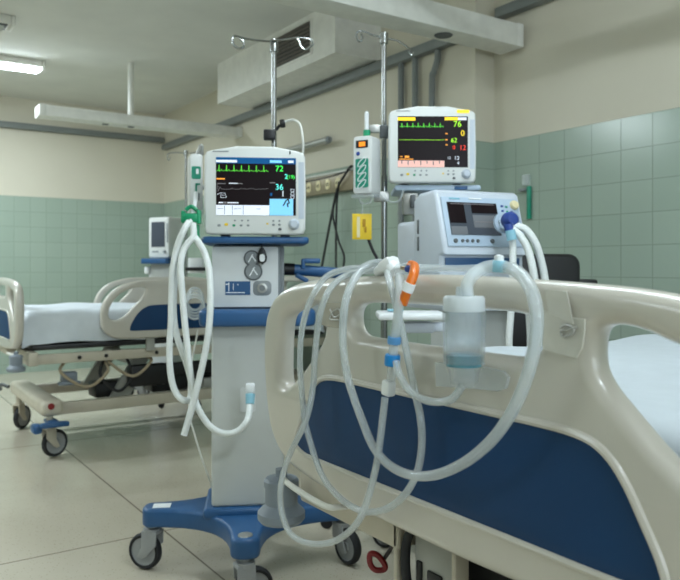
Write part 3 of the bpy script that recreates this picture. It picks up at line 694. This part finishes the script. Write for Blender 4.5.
# black key tag on the head box
t = thing('hanging_tag', 'black hanging tag with a pale face on the left cart', 'tag', cart.location + Matrix.Rotation(CY, 3, 'Z') @ Vector((.052, -.12, 1.06)), CY)
MB().prism([(.0, .002), (.014, .012), (.017, .028), (.012, .045), (.005, .058), (-.005, .058), (-.012, .045), (-.017, .028), (-.014, .012)], -.008, .004, XZ, .002).build('tag_body', M['black'], t)
MB().prism([(p_[0], p_[1] + .024) for p_ in rrect(.018, .026, .0085, 4)], .0041, .0055, XZ).build('tag_face', M['white_plastic'], t)
MB().tube([(0, 0, .056), (-.003, .004, .07), (0, .008, .082)], .0025, 8).build('cord', M['black'], t)

# ------------------------------------------------------------------ infusion pumps
def pump(label, loc, rz, w, h, d, amber, extra):
    t = thing('infusion_pump', label, 'infusion pump', loc, rz, 'slim infusion pumps')
    MB().prism(rrect(w, h, .012, 4, 0, h / 2), -d, 0, XZ, .006, 3).build('casing', M['housing'], t)
    if amber:
        dp = MB().box((0, -.001, h * .86), (w * .66, .003, h * .13), .001).build('display', M['black'], t)
        MB().box((w * .02, -.003, h * .87), (w * .34, .001, h * .05)).box((w * .02, -.003, h * .83), (w * .34, .001, h * .025)).build('amber_reading', M['amber'], dp)
        MB().lathe([(0, 0), (.008, 0), (.006, .004), (0, .005)], (-w * .22, 0, h * .70), (0, -1, 0), 14).build('button', M['dot_blue'], t)
    lb = MB().prism(rrect(w * .7, h * (.5 if amber else .2), .006, 3, 0, h * (.36 if amber else .70)), .0, .0014, XZ).build('green_label', M['green_label'], t)
    if amber:
        for k in range(4): MB().tube([(w * .22 * math.cos(q / 10 * 2 * PI) , -.002, h * (.17 + .125 * k) + .011 * math.sin(q / 10 * 2 * PI) + .012 * math.cos(q / 10 * 2 * PI)) for q in range(10)], .0018, 6, closed=True).build('label_print', M['white_plastic'], lb)
    else:
        MB().box((.004, -.0018, h * .72), (w * .2, .0006, h * .08)).build('label_print', M['white_plastic'], lb)
        MB().box((0, -.001, h * .45), (w * .12, .002, h * .16)).box((w * .12, -.001, h * .52), (w * .3, .002, .006)).build('line_mark', M['green_label'], t)
        MB().box((w * .2, -.0012, h * .32), (w * .12, .002, h * .12)).build('slot', M['grey_mid'], t)
    for q in extra: q(t)
    return t
pp = PD(196.2, 217, 2.62)
RP = -YAW + math.radians(2)
pump('narrow white infusion pump with a small green label left of the left monitor', pp, RP + .25, .047, .225, .09, False, [
    lambda t: MB().tube([(.0, .05, .21), (.01, .05, .235), (.02, .05, .262), (.026, .05, .255), (.02, .055, .22)], .006, 8).build('hanger', M['dull_steel'], t),
    lambda t: MB(inv(t)).tube([t.matrix_basis @ Vector((0, .08, .12)), cart.matrix_basis @ Vector((0, .105, 1.32)), cart.matrix_basis @ Vector((.085, .105, 1.32))], .010, 10).build('bracket', M['dull_steel'], t)])
# IV stand behind the near bed
sp0 = PD(384, 268, 2.9); sp0.z = 0
def iv_stand(label, p, top, rz, hooks, group='drip stands'):
    t = thing('drip_stand', label, 'drip stand', p, rz, group)
    MB().cyl((0, 0, .12), (0, 0, top - .55), .0128).build('pole', M['chrome'], t)
    MB().cyl((0, 0, top - .6), (0, 0, top), .0098).lathe([(0, 0), (.0165, 0), (.0165, .04), (0, .042)], (0, 0, top - .03)).build('inner_pole', M['chrome'], t)
    for h in hooks: MB().tube([(a, c, top - .01 + b) for a, b, c in h], .004, 8).build('hook', M['chrome'], t)
    MB().cyl((0, 0, .085), (0, 0, .15), .03).build('hub', M['grey_dark'], t)
    for k in range(5):
        a = k * 2 * PI / 5 + .3; ca, sa = math.cos(a), math.sin(a)
        lg = MB().tube([(0, 0, .11), (.12 * ca, .12 * sa, .105), (.24 * ca, .24 * sa, .075)], .012, 8).build('leg', M['dull_steel'], t)
        MB().lathe([(0, -.011), (.02, -.011), (.025, -.006), (.025, .006), (.02, .011), (0, .011)], (.24 * ca, .24 * sa, .025), (-sa, ca, 0), 18).cyl((.24 * ca, .24 * sa, .03), (.24 * ca, .24 * sa, .075), .007).build('castor', M['rubber'], lg)
    return t
st = iv_stand('steel drip stand carrying the amber-lit pump beside the right monitor', sp0, 1.962, -YAW,
    [[(0, 0, 0), (-.05, .012, -.01), (-.085, .022, -.02), (-.105, .018, -.02), (-.107, -.005, -.02), (-.095, -.018, -.02), (-.085, -.005, -.02), (-.09, .012, -.02)],
     [(0, 0, 0), (.05, -.005, .01), (.085, -.022, .02), (.105, -.038, .02), (.115, -.05, .02), (.108, -.06, .02), (.1, -.045, .02)]])
MB().box((0, 0, 1.585), (.034, .04, .05), .005).build('clamp', M['grey_dark'], st)
MB().box((-.01, .0, 1.33), (.06, .04, .04), .005).build('clamp', M['dull_steel'], st)
def p2_extra(t):
    MB().cyl((.0, .04, .22), (0, .04, .25), .014).build('green_collar', M['green'], t)
    MB().cyl((0, .04, .25), (0, .04, .315), .0085).lathe([(.0085, 0), (.006, .008), (0, .01)], (0, .04, .314)).build('syringe_tip', M['white_plastic'], t)
    MB(inv(t)).box(PD(375, 129, 2.9), (.07, .022, .03), .003, rz=-YAW).build('clamp_arm', M['dull_steel'], t)
    MB().box((.0, .03, -.006), (.1, .05, .014), .004).tube([(-.03, .03, -.005), (-.02, .03, -.03), (0, .03, -.035), (.02, .03, -.03), (.03, .03, -.005)], .004, 8).build('lower_clip', M['clear_thick'], t)
    MB().tube([(.06, .03, .0), (.1, .03, -.03), (.14, .03, -.03), (.16, .03, .01)], .003, 8).build('clear_line', M['clear_thick'], t)
pump('white infusion pump with amber display and green label on the right drip stand', PD(362, 194, 2.82), -YAW - .5, .078, .222, .085, True, [p2_extra])
t = thing('yellow_tag', 'yellow tag hanging below the amber-lit infusion pump', 'tag', PD(362, 240, 2.86), -YAW)
MB().box((0, 0, .052), (.076, .003, .1), .001, rz=.1).build('card', M['yellow'], t)
MB().box((-.014, -.004, .05), (.012, .001, .08)).build('clear_stripe', M['cream'], t)
MB().box((.008, -.004, .066), (.012, .001, .03)).box((.014, -.004, .04), (.008, .001, .02)).build('dark_print', mat('ochre_print', (186, 140, 20), .6), t)
MB().tube([(0, 0, .1), (.002, .002, .125), (0, .004, .15)], .002, 6).build('loop', M['clear_thick'], t)
cable('sensor_cable', 'short black cable dropping from the yellow tag to the bed rail', 'cable', [PD(367, 233, 2.88), PD(369, 241, 2.88), PD(373, 251, 2.88), PD(378, 262, 2.88), PD(380, 285, 2.88)], .006, M['cable'])

# far drip stand beyond the far bed
iv_stand('thin drip stand beyond the far bed with its small hooks', (2.196, 5.42, 0), 1.95, -YAW,
    [[(0, 0, 0), (-.07, .005, 0), (-.13, .0, 0), (-.145, -.03, 0), (-.135, -.055, 0), (-.12, -.03, 0)], [(0, 0, 0), (.07, .005, 0), (.1, .03, 0), (.13, .02, 0), (.135, -.02, 0)]])

# ------------------------------------------------------------------ breathing hoses of cart 1
t = thing('breathing_hose_set', 'white corrugated breathing hoses looped from a green clip on the left cart', 'breathing hoses', PD(190, 230, 2.42))
I = inv(t); d1 = 2.36
def hp(l, d): return [PD(a, b, d + (c if c else 0)) for a, b, c in l]
MB(I).hose(hp([(189, 222, .02), (184, 230, 0), (177.5, 246, 0), (173, 268, 0), (171.5, 294, 0), (171, 322, 0), (169.5, 349, 0), (170.5, 373, 0), (175, 391, 0), (183, 400, 0), (190, 398, .02), (191.5, 384, .035), (186, 362, .04), (178, 340, .04), (174, 318, .035), (174, 290, .03), (177, 262, .03)], d1), .0105).build('hose', M['hose'], t)
MB(I).hose(hp([(193, 224, .02), (193.5, 236, .0), (188, 243, -.005), (183, 252, -.01), (180.5, 267, -.02), (182, 290, -.02), (184.5, 320, -.02), (187.5, 347, -.02), (191, 378, -.02), (196, 403, -.025), (208, 424, -.03), (222, 433, -.03), (237, 431.5, -.03), (247.5, 420, -.02), (250, 404, .02)], d1), .0105).build('hose', M['hose'], t)
MB(I).hose(hp([(194, 236, .005), (199, 243, 0), (205, 254, 0), (209, 270, -.02), (210.5, 294, -.04), (209.5, 322, -.05), (206.5, 345, -.05), (202, 367, -.05), (195.5, 394, -.05), (189, 418, -.05), (184, 435, -.05)], d1), .0108).build('hose', M['hose'], t)
MB(I).tube(hp([(190, 223, 0), (193, 214, .02), (195, 203, .06), (196, 193, .1)], d1 + .02), .007, 10).build('inlet_tube', M['white_plastic'], t)
gc = MB(I).box(PD(191, 218, 2.40), (.05, .04, .03), .008, rz=-YAW).box(PD(183.5, 217, 2.40), (.012, .03, .04), .004, rz=-YAW).box(PD(199, 217, 2.40), (.012, .03, .046), .004, rz=-YAW).tube(hp([(186, 210, 0), (191, 206.5, 0), (197, 210, 0)], 2.4), .007, 8).build('green_clip', M['green'], t)
MB(I).box(PD(197.5, 232, 2.42), (.012, .02, .05), .004, rz=-YAW).build('clip_tail', M['green'], gc)
cn = MB(I).cyl(PD(250, 404, d1 + .02), PD(250.3, 394, d1 + .03), .014, .016).build('hose_connector', M['cyan'], t)
MB(I).box(PD(250.3, 388, d1 + .035), (.03, .03, .03), .006, rz=CY).build('plug', M['white_plastic'], cn)
MB(inv(cart)).tube([PD(198, 330, 2.52), PD(189, 380, 2.52), PD(190, 415, 2.52), PD(195, 436, 2.52), PD(203, 462, 2.52), PD(211, 484, 2.53), PD(214, 496, 2.56)], .0032, 8).build('power_cord', M['cable_white'], cart)

# ------------------------------------------------------------------ ventilator on its cart, right monitor
VY = -YAW + math.radians(22)
vc0 = PD(470, 268, 2.66); vc0.z = 0
vcart = thing('ventilator_cart', 'grey equipment trolley under the ventilator behind the near bed', 'cart', vc0, VY)
MB().prism(rrect(.36, .36, .03), .905, .945, None, .01).build('top_plate', M['vent'], vcart)
MB().box((.0, .0, .55), (.22, .2, .72), .012).build('column', M['cart_grey'], vcart)
MB().prism(base_shape(.33, .04, .05), .13, .19, Matrix.Rotation(PI / 4, 4, 'Z'), .01).build('base', M['grey_mid'], vcart)
for k in range(4):
    a = PI / 4 + k * PI / 2; castor(vcart, (.3 * math.cos(a), .3 * math.sin(a), 0), .05, a + .4, 'wheel', .14)
I = inv(vcart)
q = PD(410, 268, 2.38)
tr = MB(I).box((q.x, q.y, .898), (.215, .17, .022), .008, rz=-YAW).build('side_tray', M['white_plastic'], vcart)
MB(I).box(PD(418, 327, 2.42), (.10, .08, .035), .008, rz=-YAW).box(PD(432, 327, 2.46), (.12, .03, .03), .006, rz=-YAW).build('tray_arm', M['vent'], vcart)
MB(I).box(PD(395, 310, 2.37), (.05, .05, .006), .002, rz=-YAW).build('tray_pad', M['cyan'], tr)
# upright with monitor shelf
ush = PD(434, 268, 2.94)
MB(I).box((ush.x, ush.y + .03, 1.135), (.06, .04, .45), .008, rz=-YAW).build('upright', M['grey_dark'], vcart)
ms = MB(I).box((ush.x, ush.y, 1.357), (.33, .24, .022), .008, rz=-YAW).build('monitor_shelf', M['vent_face'], vcart)
q2 = PD(461, 188, 2.82)
MB(I).box((q2.x, q2.y, 1.356), (.05, .005, .014), .002, rz=-YAW).build('shelf_label', M['cart_blue'], ms)
bk = MB(I).box(PD(410, 204, 2.86), (.06, .05, .085), .008, rz=-YAW).build('cable_bracket', M['dull_steel'], vcart)
MB(I).box(PD(413, 201, 2.82), (.02, .02, .05), .004, rz=-YAW).build('bracket_slot', M['grey_dark'], bk)
mon2 = make_monitor('patient_monitor', 'patient monitor with yellow and red readings above the ventilator', (0, 0, 0), -YAW + .02, 2)
p = PD(432.6, 268, 2.80); mon2.location = (p.x, p.y, 1.3735)
# ventilator body: local frame like the cart's, faces -y, sits on the top plate
vent = thing('ventilator', 'pale blue ventilator with dark screen standing behind the near bed', 'ventilator', vc0 + Vector((0, 0, .946)), VY)
side = [(.07, 0), (.07, .345), (.03, .368), (-.075, .372), (-.09, .362), (-.15, .165), (-.15, .15), (-.12, .144), (-.12, 0)]
A = Matrix(((0, 0, 1, 0), (1, 0, 0, 0), (0, 1, 0, 0), (0, 0, 0, 1)))
MB().prism(side, -.165, .165, A, .014, 4).build('shell', M['vent'], vent)
tn = Vector((0, -.06, .197)).normalized()          # up along the slanted face
fa = math.atan2(.06, .197)
def face(x, s, out=.001):                            # point on the slanted face: x across, s up from its lower edge
    p0 = Vector((0, -.15, .165)); n = Vector((0, -tn.z, -.0)) 
    up = Vector((0, .06, .197)).normalized(); nn = Vector((0, -up.z, up.y))
    return Vector((x, 0, 0)) + p0 + up * s + nn * out
def fbox(x, s, w, h, th=.003, bev=.001):
    return MB(Matrix.Translation(face(x, s, th / 2)) @ Matrix.Rotation(-fa, 4, 'X')).box((0, 0, 0), (w, th, h), bev)
fp_ = fbox(0, .1, .30, .178, .006, .003).build('control_face', M['vent_face'], vent)
def onf(nm, m, x, s, w, h, out=.007): return MB(Matrix.Translation(face(x, s, out)) @ Matrix.Rotation(-fa, 4, 'X')).box((0, 0, 0), (w, .002, h), .0006).build(nm, m, fp_)
onf('screen', S['slate'], -.036, .11, .192, .118)
onf('screen_panel', S['black'], -.1, .13, .062, .074, .0085); onf('screen_panel', S['black'], .008, .148, .1, .036, .0085); onf('screen_panel', S['slate_light'], -.1, .066, .06, .03, .0085)
onf('screen_panel', S['slate_light'], .008, .10, .098, .046, .0085); onf('screen_line', S['grey'], .008, .098, .09, .0015, .0095); onf('screen_line', S['grey'], -.036, .162, .17, .002, .0095); onf('screen_line', S['grey'], .045, .10, .0015, .03, .0095)
onf('face_title', M['cyan'], -.1, .182, .04, .006); onf('face_title', M['white_plastic'], -.02, .184, .05, .005)
for k, (x, s) in enumerate(((.082, .16), (.1, .158), (.082, .142), (.1, .14), (.118, .14), (.1, .122))): onf('key', M['green_label'] if k % 2 else M['dot_blue'], x, s, .009, .007)
for x, w in ((-.12, .016), (-.094, .012), (-.076, .012), (-.056, .012), (-.036, .012), (.02, .016)):
    MB(Matrix.Translation(face(x, .03, .006)) @ Matrix.Rotation(-fa, 4, 'X')).lathe([(0, 0), (w / 2, 0), (w / 2.2, .004), (0, .005)], (0, 0, 0), (0, -1, 0), 14).build('button', M['grey_dark'], fp_)
dl = MB(Matrix.Translation(face(.132, .165, .006)) @ Matrix.Rotation(-fa, 4, 'X')).lathe([(0, 0), (.017, 0), (.017, .006), (.013, .012), (0, .013)], (0, 0, 0), (0, -1, 0), 22).build('dial', M['cream'], fp_)
MB().box((0, -.121, .122), (.29, .006, .034), .002).build('lower_band', M['cart_blue'], vent)
MB().box((-.166, .03, .25), (.003, .012, .05), .001).box((-.166, .03, .19), (.003, .012, .05), .001).build('side_vent', M['grey_dark'], vent)
vent.scale = (1.03, 1, 1); vent.location += Vector((-.024 * math.cos(VY), -.024 * math.sin(VY), 0))
MB().box((-.005, .14, .14), (.30, .17, .27), .015, 3).build('rear_case', M['vent'], vent)
MB().box((-.02, .02, .37), (.14, .02, .012), .004).build('handle', M['vent_face'], vent)
# hoses of the ventilator
t = thing('breathing_hose_set', 'white ventilator hoses on a blue connector hanging behind the near bed', 'breathing hoses', PD(509, 225, 2.5))
I = inv(t); d2 = 2.42
MB(I).lathe([(0, 0), (.024, 0), (.028, .012), (.026, .035), (.018, .045), (0, .046)], PD(507, 221, d2 + .05), (-.3, -.9, .1), 22).cyl(PD(508, 224, d2), PD(510, 232, d2), .016).build('blue_connector', M['dot_blue'], t)
MB(I).lathe([(.024, 0), (.036, .0), (.036, .012), (.024, .014)], PD(503, 223, d2 + .07), (-.3, -.9, .1), 22).build('collar', M['vent_face'], t)
MB(I).cyl(PD(510, 230, d2 - .02), PD(512, 240, d2 - .02), .016).build('elbow', M['cyan'], t)
MB(I).hose(hp([(512, 236, 0), (513, 250, -.01), (512.5, 280, -.02), (511, 310, -.02), (509, 345, -.02), (512, 375, .0), (522, 380, .03), (530, 350, .05), (528, 300, .06)], d2), .0115).build('hose', M['hose'], t)
MB(I).hose(hp([(511, 229, 0), (520, 236, -.01), (528, 250, -.02), (533, 270, -.03), (537, 300, -.03), (538, 345, -.02), (535, 375, .0)], d2), .0125).build('hose', M['hose'], t)
MB(I).hose(hp([(513, 226, .02), (525, 229, .01), (535, 242, 0), (541, 260, 0), (545, 280, 0), (548, 310, 0), (548, 350, 0), (545, 378, .02)], d2), .0125).build('hose', M['hose'], t)

# ------------------------------------------------------------------ black chair by the right wall
p = PD(533, 268, 3.15)
ch = thing('office_chair', 'black padded office chair behind the near bed by the right wall', 'chair', (p.x, p.y, 0), -YAW + .1)
MB().prism(rrect(.40, .40, .05, 5, .0, .91), -.03, .03, XZ, .015, 3).build('backrest', M['black'], ch)
MB().box((0, .24, .62), (.46, .44, .09), .03, 3).build('seat', M['black'], ch)
MB().box((0, .05, .72), (.06, .03, .25), .008).build('back_bar', M['grey_dark'], ch)
for s in (-1, 1): MB().box((s * .29, .2, .985), (.07, .26, .03), .012).box((s * .29, .2, .8), (.03, .05, .36), .008).box((s * .255, .2, .63), (.09, .05, .03), .006).build('armrest', M['black'], ch)
MB().cyl((0, .24, .1), (0, .24, .6), .028).build('gas_column', M['grey_dark'], ch)
for k in range(5):
    a = k * 2 * PI / 5; x, y = .27 * math.cos(a), .24 + .27 * math.sin(a)
    lg = MB().tube([(0, .24, .12), (x * .6, .24 + (y - .24) * .6, .1), (x, y, .07)], .018, 8).build('leg', M['black'], ch)
    MB().cyl((x - .015, y, .026), (x + .015, y, .026), .026).build('castor', M['rubber'], lg)

# ------------------------------------------------------------------ far monitor trolley
fm = PD(163.5, 268, 6.25)
t = thing('monitor_trolley', 'small trolley with blue shelf beyond the far bed', 'cart', (fm.x, fm.y, 0), -YAW - .4)
MB().prism(rrect(.28, .28, .03), 1.085, 1.13, None, .008).build('shelf', M['cart_blue'], t)
MB().box((0, .05, .6), (.2, .2, .98), .012).build('column', M['cart_grey'], t)
MB().box((-.12, -.05, 1.03), (.05, .05, .06), .01).box((-.1, -.03, .95), (.04, .04, .14), .008).build('side_bracket', M['cart_light'], t)
MB().prism(base_shape(.33, .04, .05), .12, .17, None, .008).build('base', M['cart_blue'], t)
for x, y in ((-.3, 0), (.3, 0), (0, -.3), (0, .3)): castor(t, (x, y, 0), .05, .4, 'wheel', .13)
t = thing('patient_monitor', 'small white monitor with dark screen beyond the far bed', 'patient monitor', (fm.x, fm.y, 1.132), -YAW - .5)
MB().prism(rrect(.225, .345, .025, 4, 0, .1725), -.11, .06, XZ, .012, 3).build('housing', M['housing'], t)
MB().box((-.005, -.061, .2), (.15, .003, .21), .001).build('screen', S['slate'], t)
MB().lathe([(0, 0), (.014, 0), (.012, .014), (0, .015)], (.07, -.06, .055), (0, -1, 0), 16).build('knob', M['grey_mid'], t)
MB().box((-.035, -.061, .055), (.07, .002, .014), .001).build('key_row', M['grey_mid'], t)
MB().box((.096, -.061, .21), (.016, .002, .16), .001).build('side_strip', M['grey_mid'], t)

# clutter hanging on the far bed's rail
t = thing('tubing_coil', 'coil of clear tubing hung over the far bed rail behind the left cart', 'tubing', PD(195, 300, 4.25))
I = inv(t); b = MB(I)
for k in range(4): b.tube([PD(195 + (8 + k * .5) * math.cos(q / 12 * 2 * PI) , 299 + k * 3 + 11 * math.sin(q / 12 * 2 * PI), 4.24 - .012 * k) for q in range(12)], .007, 8, closed=True, inner=.7)
b.build('coil', M['clear_thick'], t)
MB(I).cyl(PD(196, 273, 4.22), PD(196, 258, 4.22), .045).build('white_cup', M['white_plastic'], t)
MB(I).box(PD(196, 269, 4.17), (.12, .02, .02), .004, rz=-YAW).build('dark_clip', M['black'], t)

# ------------------------------------------------------------------ clear breathing circuit draped on the near bed
t = thing('breathing_circuit', 'clear breathing tube circuit draped over the end rail of the near bed', 'tubing', PV(388, 268, .73))
I = inv(t); r_ = .0056
def ct(pts, r, nm='clear_tube', m='clear', r2=None):
    N_ = (len(pts) - 1) * 7
    return MB(I).tube([PV(a, b, c) for a, b, c in pts], r, 14, 7, inner=.68, rad=(lambda i: r + ((r2 or r) - r) * min(1, max(0, i / N_ * 2 - .7)))).build(nm, M[m], t)
F, F2, F3 = .690, .680, .668
ct([(383, 267, .75), (375, 268, .755), (361, 268, .75), (342, 270, .735), (324, 279, .71), (309, 304, F), (302, 330, F), (300, 357, F), (301, 381, F), (303, 405, F), (307, 430, F), (321, 473, F), (339, 497, F), (362, 511, F), (386, 509, F), (406, 493, F), (418, 469, F), (422, 440, F), (420, 415, F), (416, 397, F), (410, 368, F), (403, 335, F), (396, 305, .692), (390, 283, .70), (387, 272, .72)], r_)
ct([(384, 270, .745), (370, 271, .745), (352, 273.5, .735), (337, 281, .71), (326, 296, .685), (319, 320, F2), (315, 355, F2), (313, 386, F2), (306, 420, F3), (290, 454, F2), (281, 484, .675), (282, 513, .675), (292, 535, .675), (313, 544, .675), (337, 540, F2), (357, 523, F3), (368, 498, F3), (377, 462, F3), (382, 425, F3), (385, 398, F3)], r_)
ct([(384, 263, .745), (374, 263, .74), (362, 269, .72), (350, 288, .682), (344, 312, F3), (343, 345, F3), (347, 374, F3), (354, 398, F3), (362, 420, F3), (373, 446, F3), (388, 464, F3), (407, 474, F3), (428, 476, F3), (450, 470, F3), (474, 456, F3), (497, 434, F3), (516, 404, F3), (529, 370, F3), (535.5, 340, F3), (536.5, 312, F3), (532, 292, .675), (523, 277, .69), (512, 269, .70), (502, 267, .71)], .0064, r2=.0084)
ct([(468, 297, F3), (467, 286, F3), (472, 276, .675), (482, 269, .69), (493, 266, .70), (498, 265, .705)], .0085, 'clear_tube', 'clear_thick')
ct([(414, 267, .765), (430, 268, .775), (455, 268.5, .775), (480, 268, .765), (494, 266, .735)], .0055, 'clear_tube', 'clear_thick')
# lower connector stack
ct([(399, 277, .712), (400, 288, .694), (399, 305, F2), (396.5, 325, F2), (394.5, 338, F2)], .0072, 'clear_sleeve', 'clear_thick')
MB(I).lathe([(0, 0), (.0098, .0), (.0105, .005), (.0098, .011), (0, .011)], PV(394, 344, F2), PV(395, 330, F2) - PV(394, 344, F2), 20).build('pale_blue_collar', mat('blue_collar', (90, 150, 205), .4), t)
ct([(394, 342, F2), (393, 356, F2), (391, 380, F2)], .0072, 'clear_sleeve', 'clear_thick')
MB(I).lathe([(0, 0), (.0112, 0), (.0118, .003), (.0118, .014), (.0108, .0165), (0, .0165)], PV(392, 365.5, F2 - .001), PV(393.2, 348, F2) - PV(392, 365.5, F2), 22).build('blue_ring', M['ring_blue'], t)
MB(I).box(PV(388.5, 388, F2), (.016, .019, .024), .004, rx=.12).build('white_clamp', M['white_plastic'], t)
ct([(396, 362, F2 - .006), (400, 376, F3), (410, 391, F3), (425, 400, F3), (440, 402, F3), (453, 398, F3), (462, 386, F3)], .0054)
# wye on the rail, orange cap
MB(I).tube([PV(379, 272, .742), PV(386, 267, .738), PV(394, 262, .735)], .0105, 12).cyl(PV(390, 264, .737), PV(396, 273, .73), .011).box(PV(389, 265, .737), (.026, .03, .02), .005, rx=-.4).build('white_wye', M['white_plastic'], t)
MB(I).cyl(PV(398, 270, .728), PV(412, 268, .728), .0095, .009).build('clear_elbow', M['clear_thick'], t)
MB(I).lathe([(0, 0), (.0055, 0), (.0055, .004), (0, .005)], PV(409, 269, .716), (-1, -.3, .1), 14).build('blue_plug', M['dot_blue'], t)
MB(I).box(PV(402.5, 268, .716), (.006, .008, .006), .002).build('tan_seal', M['tan_strip'], t)
oc = MB(I).tube([PV(411, 265, .728), PV(414.5, 267, .722), (PV(413.5, 275, .70)), PV(409, 286, .69), PV(405, 297, .687), PV(402.5, 304, .686)], .0074, 14).build('orange_cap', M['orange'], t)
MB(I).cyl(PV(410.2, 283, .691), PV(406.8, 291.5, .6885), .0092).build('white_band', M['white_plastic'], oc)
MB(I).lathe([(0, 0), (.0095, 0), (.011, .005), (.011, .011), (.009, .015), (0, .015)], PV(499, 272, .705), PV(500, 258, .705) - PV(499, 272, .705), 20).build('pale_connector', M['cyan'], t)
MB(I).lathe([(0, 0), (.0062, 0), (.0062, .008), (0, .01)], PV(499, 262, .705), (0, 0, 1), 16).build('connector_cap', M['white_plastic'], t)

# water trap bottle held on the rail
wv = .674
bp_ = PV(464, 386, wv)
t = thing('water_trap', 'clear water trap bottle with white lid clipped on the near bed end', 'bottle', bp_)
ht = PV(464, 296, wv).z - bp_.z
MB().lathe([(0, .0), (.016, 0), (.019, .004), (.0195, .016), (.0235, .022), (.0238, .03), (.0238, ht - .02), (.0225, ht - .02), (.0222, .03), (.018, .024), (.0175, .006), (0, .003)], (0, 0, 0), seg=36).build('jar', M['jar'], t)
MB().lathe([(0, .026), (.0219, .026), (.0219, .041), (0, .041)], (0, 0, 0), seg=30).build('water', M['teal'], t)
MB().lathe([(0, ht - .02), (.0262, ht - .02), (.0272, ht - .016), (.0272, ht - .003), (.025, ht), (.011, ht), (.010, ht + .012), (0, ht + .012)], (0, 0, 0), seg=36).build('lid', M['lid'], t)
MB().lathe([(.0278, ht - .02), (.0283, ht - .02), (.027, .03), (.0265, .03)], (0, 0, 0), seg=30).build('sleeve', M['jar'], t)
# holder plate behind it and the clear tapes on the end panel
b0 = PV(475, 376, V0)
def sticker(name, label, pts, m, extra=None, cat='tape', th=.0022):
    y0 = sum(PV(a, b, V0).y for a, b in pts) / len(pts); z0 = min(PV(a, b, V0).z for a, b in pts)
    o = thing(name, label, cat, (V0, y0, z0))
    lp = [(PV(a, b, V0).y - y0, PV(a, b, V0).z - z0) for a, b in pts]
    MB().prism(lp, -th - .0004, -.0004, YZ, .0005, 1).build('sheet' if cat == 'tape' else 'plate', m, o)
    if extra: extra(o, y0, z0)
    return o
sticker('bottle_holder', 'frosted holder plate on the bed end behind the water trap', [(438, 362), (484, 366), (506, 371), (511, 377), (508, 388), (500, 391), (470, 388), (439, 386)], M['clear_thick'], None, 'holder', .006)
def clip(pts): 
    def f(o, y0, z0): MB(inv(o)).tube([PV(a, b, V0 - .006) for a, b in pts], .0014, 8).build('wire_clip', M['dull_steel'], o)
    return f
M['tape_white'] = mat('frosted_tape', (228, 226, 216), .35, vary=.05, scale=40, bump=.2, alpha=.72)
def strip_up(o, y0, z0):
    clip([(560, 328), (566, 325), (573, 328), (572, 334), (563, 337), (561, 331), (568, 330), (577, 327)])(o, y0, z0)
    MB(inv(o)).prism([(PV(a, b, V0).y, PV(a, b, V0).z) for a, b in ((547, 289), (569, 291), (575.5, 324), (551, 314))], V0 - .0042, V0 - .003, YZ, .0004, 1).build('tape_strip', M['tape_white'], o)
sticker('clear_tape', 'frosted tape patch with wire clip right of the water trap', [(545, 311), (562, 316), (586, 319), (586, 330), (583.5, 348), (577.5, 358), (560, 354), (544, 349), (543.5, 330)], M['tape_white'], strip_up)
sticker('clear_tape', 'clear tape patch with wire clip left under the draped tubes', [(325, 303), (347, 302), (346, 318), (341, 328), (329, 327), (320, 324)], M['tape'], clip([(330, 309), (334, 317), (340, 314), (338, 309), (332, 313), (330, 319), (339, 320)]))

# ------------------------------------------------------------------ world, camera
w = bpy.data.worlds.new('world'); SC.world = w; w.use_nodes = True
w.node_tree.nodes['Background'].inputs['Color'].default_value = (.5, .55, .6, 1); w.node_tree.nodes['Background'].inputs['Strength'].default_value = .05
cd = bpy.data.cameras.new('camera'); cam = bpy.data.objects.new('camera', cd); COL.objects.link(cam)
cam.location = (0, 0, EYE); cam.rotation_euler = (PI / 2, 0, -YAW)
cd.sensor_fit = 'HORIZONTAL'; cd.sensor_width = 36; cd.lens = FPX / 680 * 36; cd.shift_y = -(290 - HZ) / 680; cd.clip_start = .05
cd.dof.use_dof = True; cd.dof.focus_distance = 1.5; cd.dof.aperture_fstop = 7.0
SC.camera = cam
vs = SC.view_settings
vs.view_transform = 'Standard'; vs.look = 'None'; vs.gamma = 1; vs.exposure = 0.0; vs.use_curve_mapping = False
